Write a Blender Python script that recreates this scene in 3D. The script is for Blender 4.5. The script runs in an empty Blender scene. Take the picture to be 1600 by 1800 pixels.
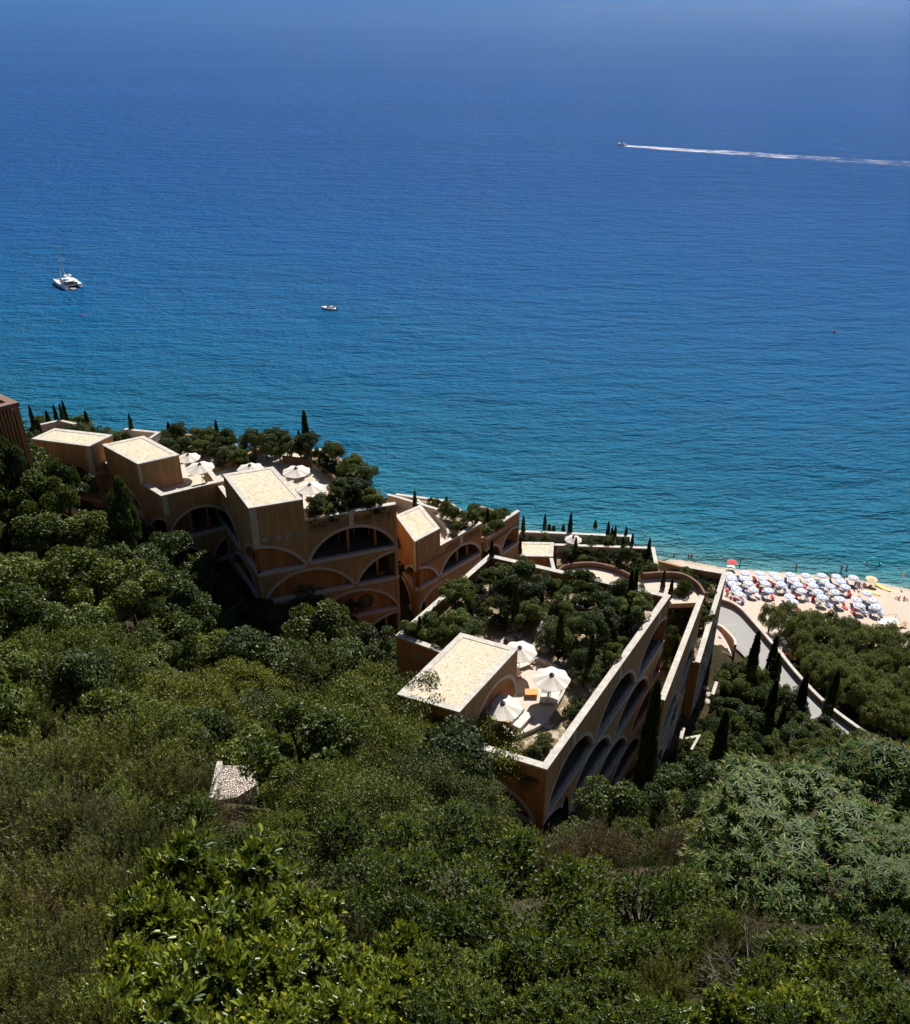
import bpy, bmesh, math, random
import numpy as np
from mathutils import Vector, Matrix

# ------------------------------------------------------------------ camera, sky, sun, exposure
scene = bpy.context.scene
COL = scene.collection
CZ = 95.0
PITCH = math.radians(30.1)
FPX = 1567.0                       # focal length in pixels of a 1600 x 1800 frame
cam_d = bpy.data.cameras.new('camera')
cam_d.sensor_fit = 'VERTICAL'
cam_d.sensor_height = 36.0
cam_d.lens = 36.0 * FPX / 1800.0
cam_d.clip_start = 0.1
cam_d.clip_end = 60000.0
cam = bpy.data.objects.new('camera', cam_d)
COL.objects.link(cam)
cam.location = (0, 0, CZ)
cam.rotation_euler = (math.pi / 2 - PITCH, 0, 0)
scene.camera = cam

SUN_EL, SUN_AZ = math.radians(45), math.radians(19)     # azimuth clockwise from +y
world = bpy.data.worlds.new('World')
scene.world = world
world.use_nodes = True
wn = world.node_tree
sky = wn.nodes.new('ShaderNodeTexSky')
sky.sky_type = 'NISHITA'
sky.sun_disc = False
sky.sun_elevation = SUN_EL
sky.sun_rotation = SUN_AZ
sky.altitude = 50
sky.air_density = 0.7
sky.dust_density = 0.15
sky.ozone_density = 1.6
bg = wn.nodes['Background']
bg.inputs['Strength'].default_value = 0.05
wn.links.new(sky.outputs[0], bg.inputs[0])
sun_d = bpy.data.lights.new('sun', 'SUN')
sun_d.energy = 5.0
sun_d.angle = math.radians(0.53)
sun_d.color = (1.0, 0.96, 0.885)
sun = bpy.data.objects.new('sun', sun_d)
COL.objects.link(sun)
S = Vector((math.sin(SUN_AZ) * math.cos(SUN_EL), math.cos(SUN_AZ) * math.cos(SUN_EL), math.sin(SUN_EL)))
sun.rotation_euler = (-S).to_track_quat('-Z', 'Y').to_euler()
sun.location = (40, 60, 160)
vs = scene.view_settings
vs.view_transform = 'Standard'
vs.look = 'None'
vs.exposure = 0.52
vs.gamma = 1.0
scene.render.engine = 'CYCLES'
scene.cycles.max_bounces = 6
scene.cycles.diffuse_bounces = 3
scene.cycles.transmission_bounces = 4
scene.cycles.transparent_max_bounces = 6
scene.cycles.use_denoising = True

# ------------------------------------------------------------------ projection helpers (photo pixel -> place)
FW = np.array([0, math.cos(PITCH), -math.sin(PITCH)])
UPV = np.array([0, math.sin(PITCH), math.cos(PITCH)])
CC = np.array([0, 0, CZ])
def ray(x, y):
    return FW + np.array([1., 0, 0]) * (x - 800) / FPX + UPV * (900 - y) / FPX
def uz(x, y, z):
    d = ray(x, y)
    return CC + d * ((z - CZ) / d[2])
def uy(x, y, Y):
    d = ray(x, y)
    return CC + d * (Y / d[1])
def proj(p):
    v = np.array(p, float) - CC
    d = v @ FW
    return 800 + FPX * v[0] / d, 900 - FPX * (v @ UPV) / d, d

# ------------------------------------------------------------------ object helpers
def tag(o, label=None, cat=None, group=None, kind=None):
    if label: o['label'] = label
    if cat: o['category'] = cat
    if group: o['group'] = group
    if kind: o['kind'] = kind
    return o
def empty(name, loc=(0, 0, 0), rz=0.0, sc=None):
    o = bpy.data.objects.new(name, None)
    o.empty_display_size = 0.3
    COL.objects.link(o)
    o.location = loc
    o.rotation_euler = (0, 0, rz)
    if sc is not None: o.scale = sc if hasattr(sc, '__len__') else (sc, sc, sc)
    return o
def link(name, me, parent=None, world_space=False):
    o = bpy.data.objects.new(name, me)
    COL.objects.link(o)
    if parent is not None:
        o.parent = parent
        if world_space:                     # vertices are in world coordinates, the parent stands at its base
            l = Vector(parent.location)
            if parent.parent: l = l + Vector(parent.parent.location)
            o.matrix_parent_inverse = Matrix.Translation(-l)
    return o
def wlink(name, me, parent):
    """part (or sub-part) built in world coordinates under a thing whose Empty stands at its base"""
    root = parent
    while root.parent: root = root.parent
    o = bpy.data.objects.new(name, me)
    COL.objects.link(o)
    o.parent = parent
    if parent is root: o.matrix_parent_inverse = Matrix.Translation(-Vector(root.location))
    return o

class MB:
    """collects polygons, builds ONE mesh"""
    def __init__(self): self.v = []; self.f = []; self.m = []
    def add(self, vs_, fs_, mi=0):
        b = len(self.v)
        self.v += [tuple(map(float, p)) for p in vs_]
        self.f += [tuple(i + b for i in f) for f in fs_]
        self.m += [mi] * len(fs_)
    def quad(self, a, b, c, d, mi=0): self.add([a, b, c, d], [(0, 1, 2, 3)], mi)
    def hexa(self, p, mi=0):                # p: 4 bottom + 4 top, counter-clockwise from above
        self.add(p, [(3, 2, 1, 0), (4, 5, 6, 7), (0, 1, 5, 4), (1, 2, 6, 5), (2, 3, 7, 6), (3, 0, 4, 7)], mi)
    def box(self, x0, x1, y0, y1, z0, z1, mi=0):
        self.hexa([(x0, y0, z0), (x1, y0, z0), (x1, y1, z0), (x0, y1, z0), (x0, y0, z1), (x1, y0, z1), (x1, y1, z1), (x0, y1, z1)], mi)
    def prism(self, poly, z0, z1, mi=0, top=True, bottom=True):
        n = len(poly)
        a = sum(poly[i][0] * poly[(i + 1) % n][1] - poly[(i + 1) % n][0] * poly[i][1] for i in range(n))
        if a < 0: poly = poly[::-1]
        vv = [(p[0], p[1], z0) for p in poly] + [(p[0], p[1], z1) for p in poly]
        ff = [(i, (i + 1) % n, (i + 1) % n + n, i + n) for i in range(n)]
        if top: ff.append(tuple(range(n, 2 * n)))
        if bottom: ff.append(tuple(range(n - 1, -1, -1)))
        self.add(vv, ff, mi)
    def strip(self, pts, w0, w1, z0, z1, mi=0, closed=False):
        """wall along a polyline, from offset w0 to w1 (positive = left of the direction), z0..z1 (numbers or lists)"""
        n = len(pts); L = []; R = []
        P = [np.array(p[:2], float) for p in pts]
        for i in range(n):
            a = P[i - 1] if (i > 0 or closed) else None
            b = P[(i + 1) % n] if (i < n - 1 or closed) else None
            d0 = (P[i] - a) / (np.linalg.norm(P[i] - a) + 1e-9) if a is not None else None
            d1 = (b - P[i]) / (np.linalg.norm(b - P[i]) + 1e-9) if b is not None else None
            if d0 is None: d0 = d1
            if d1 is None: d1 = d0
            n0 = np.array([-d0[1], d0[0]]); n1 = np.array([-d1[1], d1[0]])
            m = n0 + n1; m /= (np.linalg.norm(m) + 1e-9); k = 1 / max(0.35, m @ n0)
            L.append(P[i] + m * w1 * k); R.append(P[i] + m * w0 * k)
        Z0 = z0 if hasattr(z0, '__len__') else [z0] * n
        Z1 = z1 if hasattr(z1, '__len__') else [z1] * n
        vv = []
        for i in range(n):
            vv += [(*R[i], Z0[i]), (*L[i], Z0[i]), (*L[i], Z1[i]), (*R[i], Z1[i])]
        ff = []
        for i in range(n if closed else n - 1):
            a = 4 * i; b = 4 * ((i + 1) % n)
            ff += [(a, b, b + 3, a + 3), (b + 1, a + 1, a + 2, b + 2), (a + 3, b + 3, b + 2, a + 2), (a + 1, b + 1, b, a)]
        if not closed: ff += [(3, 2, 1, 0), tuple(4 * (n - 1) + i for i in (0, 1, 2, 3))]
        self.add(vv, ff, mi)
    def tube(self, pts, r, seg=6, mi=0, cap=True):
        P = [np.array(p, float) for p in pts]; n = len(P)
        R = r if hasattr(r, '__len__') else [r] * n
        vv = []; ff = []
        for i in range(n):
            d = P[min(i + 1, n - 1)] - P[max(i - 1, 0)]; d /= np.linalg.norm(d) + 1e-9
            u = np.cross(d, [0, 0, 1.0] if abs(d[2]) < 0.9 else [1.0, 0, 0]); u /= np.linalg.norm(u) + 1e-9
            w = np.cross(d, u)
            for k in range(seg):
                a = 2 * math.pi * k / seg
                vv.append(P[i] + (u * math.cos(a) + w * math.sin(a)) * R[i])
        for i in range(n - 1):
            for k in range(seg):
                a = i * seg + k; b = i * seg + (k + 1) % seg
                ff.append((a, b, b + seg, a + seg))
        if cap: ff += [tuple(range(seg - 1, -1, -1)), tuple((n - 1) * seg + k for k in range(seg))]
        self.add(vv, ff, mi)
    def lathe(self, prof, seg=16, c=(0, 0), mi=0):
        vv = []; ff = []
        for r, z in prof:
            for k in range(seg):
                a = 2 * math.pi * k / seg
                vv.append((c[0] + r * math.cos(a), c[1] + r * math.sin(a), z))
        for i in range(len(prof) - 1):
            for k in range(seg):
                a = i * seg + k; b = i * seg + (k + 1) % seg
                ff.append((a, b, b + seg, a + seg))
        self.add(vv, ff, mi)
    def mesh(self, name, mats, smooth=False):
        me = bpy.data.meshes.new(name)
        me.from_pydata(self.v, [], self.f)
        for m in (mats if isinstance(mats, (list, tuple)) else [mats]): me.materials.append(m)
        if any(self.m): me.polygons.foreach_set('material_index', self.m)
        if smooth: me.polygons.foreach_set('use_smooth', [True] * len(me.polygons))
        me.update()
        return me
def quick(name, parent, mat_, fn, smooth=False):
    """a part of a thing, in world coordinates"""
    b = MB(); fn(b)
    return wlink(name, b.mesh(name, mat_, smooth), parent)

def np_mesh(name, verts, faces, mats, smooth=False, tint=None):
    """fast mesh of equal-sized faces from arrays"""
    me = bpy.data.meshes.new(name)
    nv, nf, k = len(verts), len(faces), faces.shape[1]
    me.vertices.add(nv); me.vertices.foreach_set('co', verts.astype(np.float32).ravel())
    me.loops.add(nf * k); me.loops.foreach_set('vertex_index', faces.astype(np.int32).ravel())
    me.polygons.add(nf); me.polygons.foreach_set('loop_start', np.arange(0, nf * k, k, dtype=np.int32))
    if smooth: me.polygons.foreach_set('use_smooth', np.ones(nf, bool))
    for m in (mats if isinstance(mats, (list, tuple)) else [mats]): me.materials.append(m)
    me.update(calc_edges=True)
    if tint is not None:
        at = me.attributes.new('tint', 'FLOAT', 'FACE')
        at.data.foreach_set('value', tint.astype(np.float32))
    me.validate()
    return me
# ------------------------------------------------------------------ materials (all procedural)
class NT:
    def __init__(self, name):
        self.m = bpy.data.materials.new(name); self.m.use_nodes = True
        self.t = self.m.node_tree; self.b = self.t.nodes['Principled BSDF']
        self.out = self.t.nodes['Material Output']
    def n(self, typ, **kw):
        nd = self.t.nodes.new(typ)
        for k, v in kw.items():
            if k.startswith('_'): setattr(nd, k[1:], v)
            else: self.put(nd.inputs[k.replace('__', ' ')], v)
        return nd
    def put(self, sock, v):
        if isinstance(v, bpy.types.NodeSocket): self.t.links.new(v, sock)
        elif isinstance(v, bpy.types.Node): self.t.links.new(v.outputs[0], sock)
        else: sock.default_value = v
    def set(self, name, v): self.put(self.b.inputs[name], v)
    def pos(self): return self.n('ShaderNodeNewGeometry').outputs['Position']
    def objc(self): return self.n('ShaderNodeTexCoord').outputs['Object']
    def noise(self, vec, scale, detail=3, rough=0.55, dim='3D'):
        nd = self.n('ShaderNodeTexNoise', _noise_dimensions=dim)
        self.put(nd.inputs['Vector'], vec); nd.inputs['Scale'].default_value = scale
        nd.inputs['Detail'].default_value = detail; nd.inputs['Roughness'].default_value = rough
        return nd.outputs[0]
    def scale(self, vec, s):
        nd = self.n('ShaderNodeMapping'); self.put(nd.inputs['Vector'], vec); nd.inputs['Scale'].default_value = s
        return nd.outputs[0]
    def ramp(self, fac, stops, interp='LINEAR'):
        nd = self.n('ShaderNodeValToRGB'); self.put(nd.inputs[0], fac); e = nd.color_ramp.elements
        nd.color_ramp.interpolation = interp
        while len(e) < len(stops): e.new(0.5)
        for el, (p, c) in zip(e, stops):
            el.position = p; el.color = (*c, 1) if len(c) == 3 else c
        return nd.outputs[0]
    def mix(self, fac, a, b, mode='MIX'):
        nd = self.n('ShaderNodeMix', _data_type='RGBA', _blend_type=mode)
        self.put(nd.inputs[0], fac)
        for s, v in ((nd.inputs[6], a), (nd.inputs[7], b)):
            self.put(s, (*v, 1) if isinstance(v, tuple) and len(v) == 3 else v)
        return nd.outputs[2]
    def math(self, op, a, b=0.0, c=None):
        nd = self.n('ShaderNodeMath', _operation=op); self.put(nd.inputs[0], a); self.put(nd.inputs[1], b)
        if c is not None: self.put(nd.inputs[2], c)
        return nd.outputs[0]
    def bump(self, h, strength, dist=0.02):
        nd = self.n('ShaderNodeBump'); self.put(nd.inputs['Height'], h)
        nd.inputs['Strength'].default_value = strength; nd.inputs['Distance'].default_value = dist
        self.set('Normal', nd.outputs[0])

def mat_mottled(name, c0, c1, scale=2.0, rough=0.8, fine=40.0, bump=0.3, speck=None, streak=None, spec=0.3):
    t = NT(name); p = t.pos()
    a = t.noise(p, scale, 5, 0.6)
    col = t.mix(t.ramp(a, [(0.3, (0, 0, 0)), (0.7, (1, 1, 1))]), c0, c1)
    f = t.noise(p, fine, 2, 0.6)
    col = t.mix(t.ramp(f, [(0.35, (0.35,) * 3), (0.65, (0, 0, 0))]), col, tuple(x * 0.72 for x in c0))
    if speck: col = t.mix(t.ramp(t.noise(p, speck[0], 1, 0.5), [(speck[1], (0, 0, 0)), (speck[1] + 0.05, (1, 1, 1))]), col, speck[2])
    if streak:
        s2 = t.noise(t.scale(p, (streak * 2.4, streak * 2.4, streak * 0.03)), 1.0, 2, 0.5)
        col = t.mix(t.ramp(s2, [(0.40, (0.5,) * 3), (0.50, (0, 0, 0))]), col, tuple(x * 0.70 for x in c0))
        big = t.noise(t.scale(p, (0.45, 0.45, 0.12)), 1.0, 4, 0.7)
        col = t.mix(t.ramp(big, [(0.36, (0.45,) * 3), (0.56, (0, 0, 0))]), col, tuple(x * 0.66 for x in c0))
        s = t.noise(t.scale(p, (streak, streak, streak * 0.08)), 1.0, 4, 0.65)
        col = t.mix(t.ramp(s, [(0.42, (0.55,) * 3), (0.6, (0, 0, 0))]), col, tuple(x * 0.62 for x in c0))
    t.set('Base Color', col); t.set('Roughness', rough); t.set('Specular IOR Level', spec)
    if bump: t.bump(f, bump, 0.02)
    return t.m
def mat_plain(name, c, rough=0.6, metal=0.0, spec=0.4, var=0.15):
    t = NT(name)
    a = t.noise(t.objc(), 6.0, 3)
    t.set('Base Color', t.mix(t.math('MULTIPLY', a, 1.0), tuple(x * (1 - var) for x in c), tuple(min(1, x * (1 + var)) for x in c)))
    t.set('Roughness', rough); t.set('Metallic', metal); t.set('Specular IOR Level', spec)
    return t.m

M = {}
M['wall'] = mat_mottled('tan_rammed_concrete', (0.46, 0.275, 0.145), (0.56, 0.36, 0.205), 0.7, 0.9, 14.0, 0.35, speck=(9.0, 0.60, (0.62, 0.40, 0.20)), streak=3.0, spec=0.1)
M['wall_red'] = mat_mottled('orange_rammed_concrete', (0.45, 0.195, 0.085), (0.54, 0.26, 0.12), 0.8, 0.9, 14.0, 0.3, streak=3.5, spec=0.1)
M['trim'] = mat_mottled('grey_cast_concrete', (0.50, 0.46, 0.42), (0.60, 0.56, 0.51), 1.2, 0.85, 25.0, 0.2, speck=(16.0, 0.62, (0.36, 0.33, 0.31)), spec=0.2)
M['coping'] = mat_mottled('pale_stone_coping', (0.62, 0.575, 0.51), (0.73, 0.685, 0.62), 0.9, 0.8, 18.0, 0.15, streak=2.0, spec=0.2)
M['gravel'] = mat_mottled('cream_roof_gravel', (0.62, 0.53, 0.39), (0.74, 0.66, 0.52), 0.9, 0.95, 9.0, 0.6, speck=(5.0, 0.60, (0.42, 0.30, 0.18)), spec=0.1)
M['paving'] = mat_mottled('cream_terrace_stone', (0.55, 0.475, 0.38), (0.66, 0.585, 0.48), 0.8, 0.85, 8.0, 0.2, spec=0.2)
M['soil'] = mat_mottled('dry_planting_soil', (0.20, 0.14, 0.075), (0.42, 0.34, 0.23), 0.5, 0.95, 6.0, 0.6, speck=(1.3, 0.58, (0.50, 0.44, 0.36)), spec=0.1)
def _wood(name, c0, c1, w):
    t = NT(name); p = t.objc()
    # boards run upright; the joints come from a saw-tooth along both ground axes
    sx = t.n('ShaderNodeSeparateXYZ'); t.put(sx.inputs[0], t.pos())
    d = t.math('ADD', t.math('MULTIPLY', sx.outputs[0], 1.0), t.math('MULTIPLY', sx.outputs[1], 1.0))
    fr = t.math('FRACT', t.math('DIVIDE', d, w)); cell = t.math('FLOOR', t.math('DIVIDE', d, w))
    wn_ = t.n('ShaderNodeTexWhiteNoise', _noise_dimensions='1D'); t.put(wn_.inputs['W'], cell)
    grain = t.noise(t.scale(t.pos(), (9, 9, 0.7)), 1.0, 4, 0.65)
    col = t.mix(wn_.outputs[0], c0, c1)
    col = t.mix(t.math('MULTIPLY', grain, 0.5), col, tuple(x * 0.55 for x in c0))
    gap = t.math('LESS_THAN', fr, 0.1)
    col = t.mix(gap, col, tuple(x * 0.3 for x in c0))
    t.set('Base Color', col); t.set('Roughness', 0.75); t.set('Specular IOR Level', 0.2)
    t.bump(t.math('SUBTRACT', grain, t.math('MULTIPLY', gap, 2.0)), 0.4, 0.03)
    return t.m
M['wood'] = _wood('russet_board_cladding', (0.38, 0.16, 0.065), (0.52, 0.25, 0.11), 0.42)
M['slatrim'] = mat_mottled('brown_metal_rim', (0.20, 0.12, 0.09), (0.27, 0.17, 0.13), 1.0, 0.7, 10.0, 0.2, spec=0.2)
M['slatwood'] = mat_mottled('brown_slat_timber', (0.40, 0.20, 0.10), (0.52, 0.30, 0.17), 1.5, 0.8, 8.0, 0.3, streak=5.0, spec=0.2)
M['timber'] = mat_plain('oiled_timber', (0.42, 0.20, 0.08), 0.6)
M['darkmetal'] = mat_plain('dark_bronze_metal', (0.05, 0.035, 0.03), 0.45, 0.4)
M['glass'] = (lambda t: (t.set('Base Color', (0.012, 0.014, 0.016, 1)), t.set('Roughness', 0.06), t.set('Specular IOR Level', 0.6), t.m)[-1])(NT('dark_glazing'))
M['inner'] = mat_plain('brown_plaster', (0.17, 0.105, 0.065), 0.9)  # tone deepened for the shade inside the loggias
M['darkfloor'] = mat_plain('shade_darkened_floor', (0.13, 0.105, 0.085), 0.8)  # floor colour darkened to stand in for loggia shade
M['corten'] = mat_mottled('weathered_brown_parapet', (0.14, 0.085, 0.065), (0.22, 0.13, 0.095), 1.0, 0.8, 10.0, 0.2, spec=0.2)
M['white'] = mat_plain('white_gelcoat', (0.80, 0.80, 0.79), 0.35, 0, 0.5, 0.04)
M['canvas'] = mat_mottled('cream_canvas', (0.66, 0.61, 0.54), (0.74, 0.69, 0.62), 1.0, 0.9, 30.0, 0.1, spec=0.1)
M['cushion'] = mat_plain('cream_cushion', (0.66, 0.62, 0.56), 0.9)
M['blue'] = mat_plain('blue_fabric', (0.09, 0.15, 0.30), 0.8)
M['red'] = mat_plain('red_fabric', (0.50, 0.03, 0.045), 0.7)
M['beige'] = mat_plain('beige_straw', (0.66, 0.50, 0.30), 0.9)
M['yellow'] = mat_plain('yellow_foam', (0.78, 0.50, 0.02), 0.45)
M['orange'] = mat_plain('orange_board', (0.66, 0.30, 0.07), 0.7)
M['teal'] = mat_plain('teal_rubber', (0.02, 0.52, 0.55), 0.4)
M['green'] = mat_plain('green_rubber', (0.08, 0.50, 0.12), 0.5)
M['terracotta'] = mat_plain('terracotta', (0.48, 0.18, 0.08), 0.85)
M['black'] = mat_plain('black_rubber', (0.015, 0.015, 0.017), 0.5)
M['navy'] = mat_plain('tinted_windows', (0.02, 0.025, 0.035), 0.15)
M['buoy'] = mat_plain('buoy_plastic', (0.78, 0.70, 0.42), 0.5)
# striped beach canopy: rings of white and blue
def _ringed():
    t = NT('blue_and_white_ringed_canvas'); sp = t.n('ShaderNodeSeparateXYZ'); t.put(sp.inputs[0], t.objc())
    r = t.math('SQRT', t.math('ADD', t.math('MULTIPLY', sp.outputs[0], sp.outputs[0]), t.math('MULTIPLY', sp.outputs[1], sp.outputs[1])))
    W_, B_ = (0.74, 0.76, 0.79), (0.16, 0.24, 0.56)
    c = t.ramp(t.math('DIVIDE', r, 1.3), [(0, B_), (0.07, W_), (0.13, B_), (0.22, W_), (0.62, B_), (0.76, W_), (0.88, (0.36, 0.43, 0.68))], 'CONSTANT')
    t.set('Base Color', c); t.set('Roughness', 0.85); t.set('Specular IOR Level', 0.1)
    return t.m
M['ringed'] = _ringed()

def leaf_mat(name, c0, c1, c2=None, trans=0.27, rough=0.55, spec=0.35, hue=0.5):
    """leaf colour by per-leaf tint and per-plant chance, part of the sunlight passes through"""
    t = NT(name)
    at = t.n('ShaderNodeAttribute', _attribute_name='tint'); oi = t.n('ShaderNodeObjectInfo')
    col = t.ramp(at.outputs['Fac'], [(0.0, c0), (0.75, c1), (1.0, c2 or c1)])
    v = t.math('MULTIPLY_ADD', oi.outputs['Random'], 1.3 * hue, 1 - 0.68 * hue)
    hs = t.n('ShaderNodeHueSaturation', Color=col); t.put(hs.inputs['Value'], v)
    t.put(hs.inputs['Hue'], t.math('MULTIPLY_ADD', oi.outputs['Random'], -0.05 * hue, 0.5 + 0.022 * hue))
    t.set('Base Color', hs.outputs[0]); t.set('Roughness', rough); t.set('Specular IOR Level', spec)
    tr = t.n('ShaderNodeBsdfTranslucent')
    br = t.mix(1.0, hs.outputs[0], (1.25, 1.15, 0.55), 'MULTIPLY'); t.put(tr.inputs[0], br)
    mx = t.n('ShaderNodeMixShader'); mx.inputs[0].default_value = trans
    t.t.links.new(t.b.outputs[0], mx.inputs[1]); t.t.links.new(tr.outputs[0], mx.inputs[2])
    t.t.links.new(mx.outputs[0], t.out.inputs[0])
    return t.m
L = {}
L['dark'] = leaf_mat('dark_evergreen_leaf', (0.022, 0.040, 0.010), (0.052, 0.085, 0.017), (0.13, 0.165, 0.038), 0.25, hue=0.6)
L['mid'] = leaf_mat('green_leaf', (0.034, 0.060, 0.010), (0.085, 0.125, 0.018), (0.19, 0.22, 0.04), 0.25, hue=0.6)
L['feather'] = leaf_mat('feathery_leaf', (0.034, 0.052, 0.007), (0.095, 0.122, 0.012), (0.22, 0.235, 0.03), 0.25, hue=0.6)
L['olive'] = leaf_mat('olive_yellow_leaf', (0.060, 0.078, 0.014), (0.115, 0.130, 0.022), (0.20, 0.19, 0.04), 0.3)
L['heath'] = leaf_mat('heath_needle', (0.030, 0.034, 0.014), (0.12, 0.13, 0.030), (0.34, 0.34, 0.11), 0.3, hue=0.45)  # pale end stop paints the sunlit spray tips
L['heathbrown'] = leaf_mat('dry_heath_needle', (0.045, 0.034, 0.022), (0.115, 0.090, 0.055), (0.19, 0.18, 0.075), 0.25, hue=0.3)
L['laurel'] = leaf_mat('glossy_laurel_leaf', (0.020, 0.048, 0.007), (0.175, 0.225, 0.022), (0.38, 0.36, 0.045), 0.22, 0.34, 0.42, hue=0.25)  # brightest stop raised to paint sunlit leaf highlights
L['laurelsmall'] = leaf_mat('small_glossy_leaf', (0.015, 0.036, 0.006), (0.115, 0.160, 0.016), (0.27, 0.28, 0.035), 0.22, 0.40, 0.30, hue=0.45)
L['chestnut'] = leaf_mat('chestnut_leaf', (0.018, 0.046, 0.009), (0.055, 0.105, 0.017), (0.13, 0.18, 0.035), 0.25, 0.45, 0.13, hue=0.2)
L['catkin'] = leaf_mat('chestnut_catkin', (0.20, 0.20, 0.07), (0.30, 0.29, 0.11), (0.40, 0.38, 0.16), 0.3, hue=0.2)
L['cypress'] = leaf_mat('cypress_scale', (0.021, 0.043, 0.011), (0.046, 0.075, 0.015), (0.113, 0.125, 0.023), 0.2, hue=0.4)
L['pine'] = leaf_mat('pine_needle', (0.070, 0.092, 0.020), (0.150, 0.185, 0.040), (0.27, 0.30, 0.085), 0.25, hue=0.4)
L['grass'] = leaf_mat('dry_grass', (0.070, 0.083, 0.017), (0.175, 0.154, 0.037), (0.326, 0.242, 0.075), 0.3, hue=0.3)
M['bark'] = mat_mottled('dark_bark', (0.055, 0.040, 0.028), (0.11, 0.085, 0.062), 3.0, 0.9, 20.0, 0.4)
M['twig'] = mat_mottled('grey_dead_twig', (0.26, 0.22, 0.17), (0.38, 0.34, 0.28), 4.0, 0.9, 30.0, 0.2)
M['rock'] = mat_mottled('pale_limestone', (0.40, 0.34, 0.27), (0.58, 0.52, 0.45), 0.8, 0.9, 5.0, 0.8)

def _ground():
    t = NT('hillside_earth'); p = t.pos()
    a = t.noise(p, 0.12, 5, 0.6); b = t.noise(p, 0.9, 4, 0.6); c = t.noise(p, 6.0, 3, 0.6)
    col = t.mix(t.ramp(a, [(0.4, (0, 0, 0)), (0.6, (1, 1, 1))]), (0.030, 0.024, 0.014), (0.065, 0.050, 0.028))
    col = t.mix(t.ramp(b, [(0.64, (0, 0, 0)), (0.74, (1, 1, 1))]), col, (0.26, 0.22, 0.16))
    col = t.mix(t.ramp(c, [(0.4, (0.6,) * 3), (0.6, (0, 0, 0))]), col, (0.05, 0.05, 0.022))
    t.set('Base Color', col); t.set('Roughness', 0.95); t.set('Specular IOR Level', 0.1)
    t.bump(t.math('ADD', b, t.math('MULTIPLY', c, 0.4)), 0.8, 0.3)
    return t.m
M['ground'] = _ground()
def _sand():
    t = NT('beach_sand'); p = t.pos()
    a = t.noise(p, 0.5, 5, 0.6); b = t.noise(p, 5.0, 4, 0.65)
    col = t.mix(a, (0.52, 0.42, 0.35), (0.63, 0.52, 0.44))
    col = t.mix(t.ramp(b, [(0.38, (0.6,) * 3), (0.6, (0, 0, 0))]), col, (0.40, 0.29, 0.21))
    sp = t.n('ShaderNodeSeparateXYZ'); t.put(sp.inputs[0], p)
    wet = t.ramp(t.math('MULTIPLY_ADD', t.noise(p, 0.35, 3), 0.5, sp.outputs[2]), [(0.28, (1, 1, 1)), (0.48, (0, 0, 0))])
    col = t.mix(wet, col, (0.36, 0.31, 0.25))
    t.set('Base Color', col); t.set('Roughness', 0.9); t.set('Specular IOR Level', 0.15); t.bump(b, 0.6, 0.06)
    return t.m
M['sand'] = _sand()
def _road():
    t = NT('pale_concrete_road'); p = t.pos()
    a = t.noise(p, 0.25, 5, 0.6); b = t.noise(p, 7.0, 3, 0.7)
    col = t.mix(a, (0.30, 0.29, 0.275), (0.40, 0.39, 0.37))
    vo = t.n('ShaderNodeTexVoronoi', _feature='DISTANCE_TO_EDGE'); t.put(vo.inputs['Vector'], t.mix(0.06, p, t.noise(p, 0.6, 4), 'ADD')); vo.inputs['Scale'].default_value = 0.16
    col = t.mix(t.ramp(vo.outputs[0], [(0.003, (0.4,) * 3), (0.010, (0, 0, 0))]), col, (0.50, 0.49, 0.46))
    col = t.mix(t.ramp(b, [(0.35, (0.5,) * 3), (0.55, (0, 0, 0))]), col, (0.20, 0.195, 0.19))
    t.set('Base Color', col); t.set('Roughness', 0.9); t.bump(b, 0.2, 0.02)
    return t.m
M['road'] = _road()
def _cobble(name, s, c0, c1, gap):
    t = NT(name); p = t.pos()
    vo = t.n('ShaderNodeTexVoronoi', _feature='F1'); t.put(vo.inputs['Vector'], p); vo.inputs['Scale'].default_value = s
    ed = t.n('ShaderNodeTexVoronoi', _feature='DISTANCE_TO_EDGE'); t.put(ed.inputs['Vector'], p); ed.inputs['Scale'].default_value = s
    col = t.mix(vo.outputs['Color'], c0, c1)
    col = t.mix(t.ramp(ed.outputs[0], [(0.06, (1, 1, 1)), (0.16, (0, 0, 0))]), col, gap)
    t.set('Base Color', col); t.set('Roughness', 0.85); t.bump(t.ramp(ed.outputs[0], [(0.0, (0, 0, 0)), (0.3, (1, 1, 1))]), 0.8, 0.05)
    return t.m
M['paver'] = _cobble('pale_pavers', 2.4, (0.50, 0.47, 0.42), (0.66, 0.62, 0.56), (0.24, 0.21, 0.18))
M['cobble'] = _cobble('cobbled_path', 9.0, (0.62, 0.50, 0.42), (0.80, 0.72, 0.64), (0.12, 0.085, 0.06))

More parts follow.
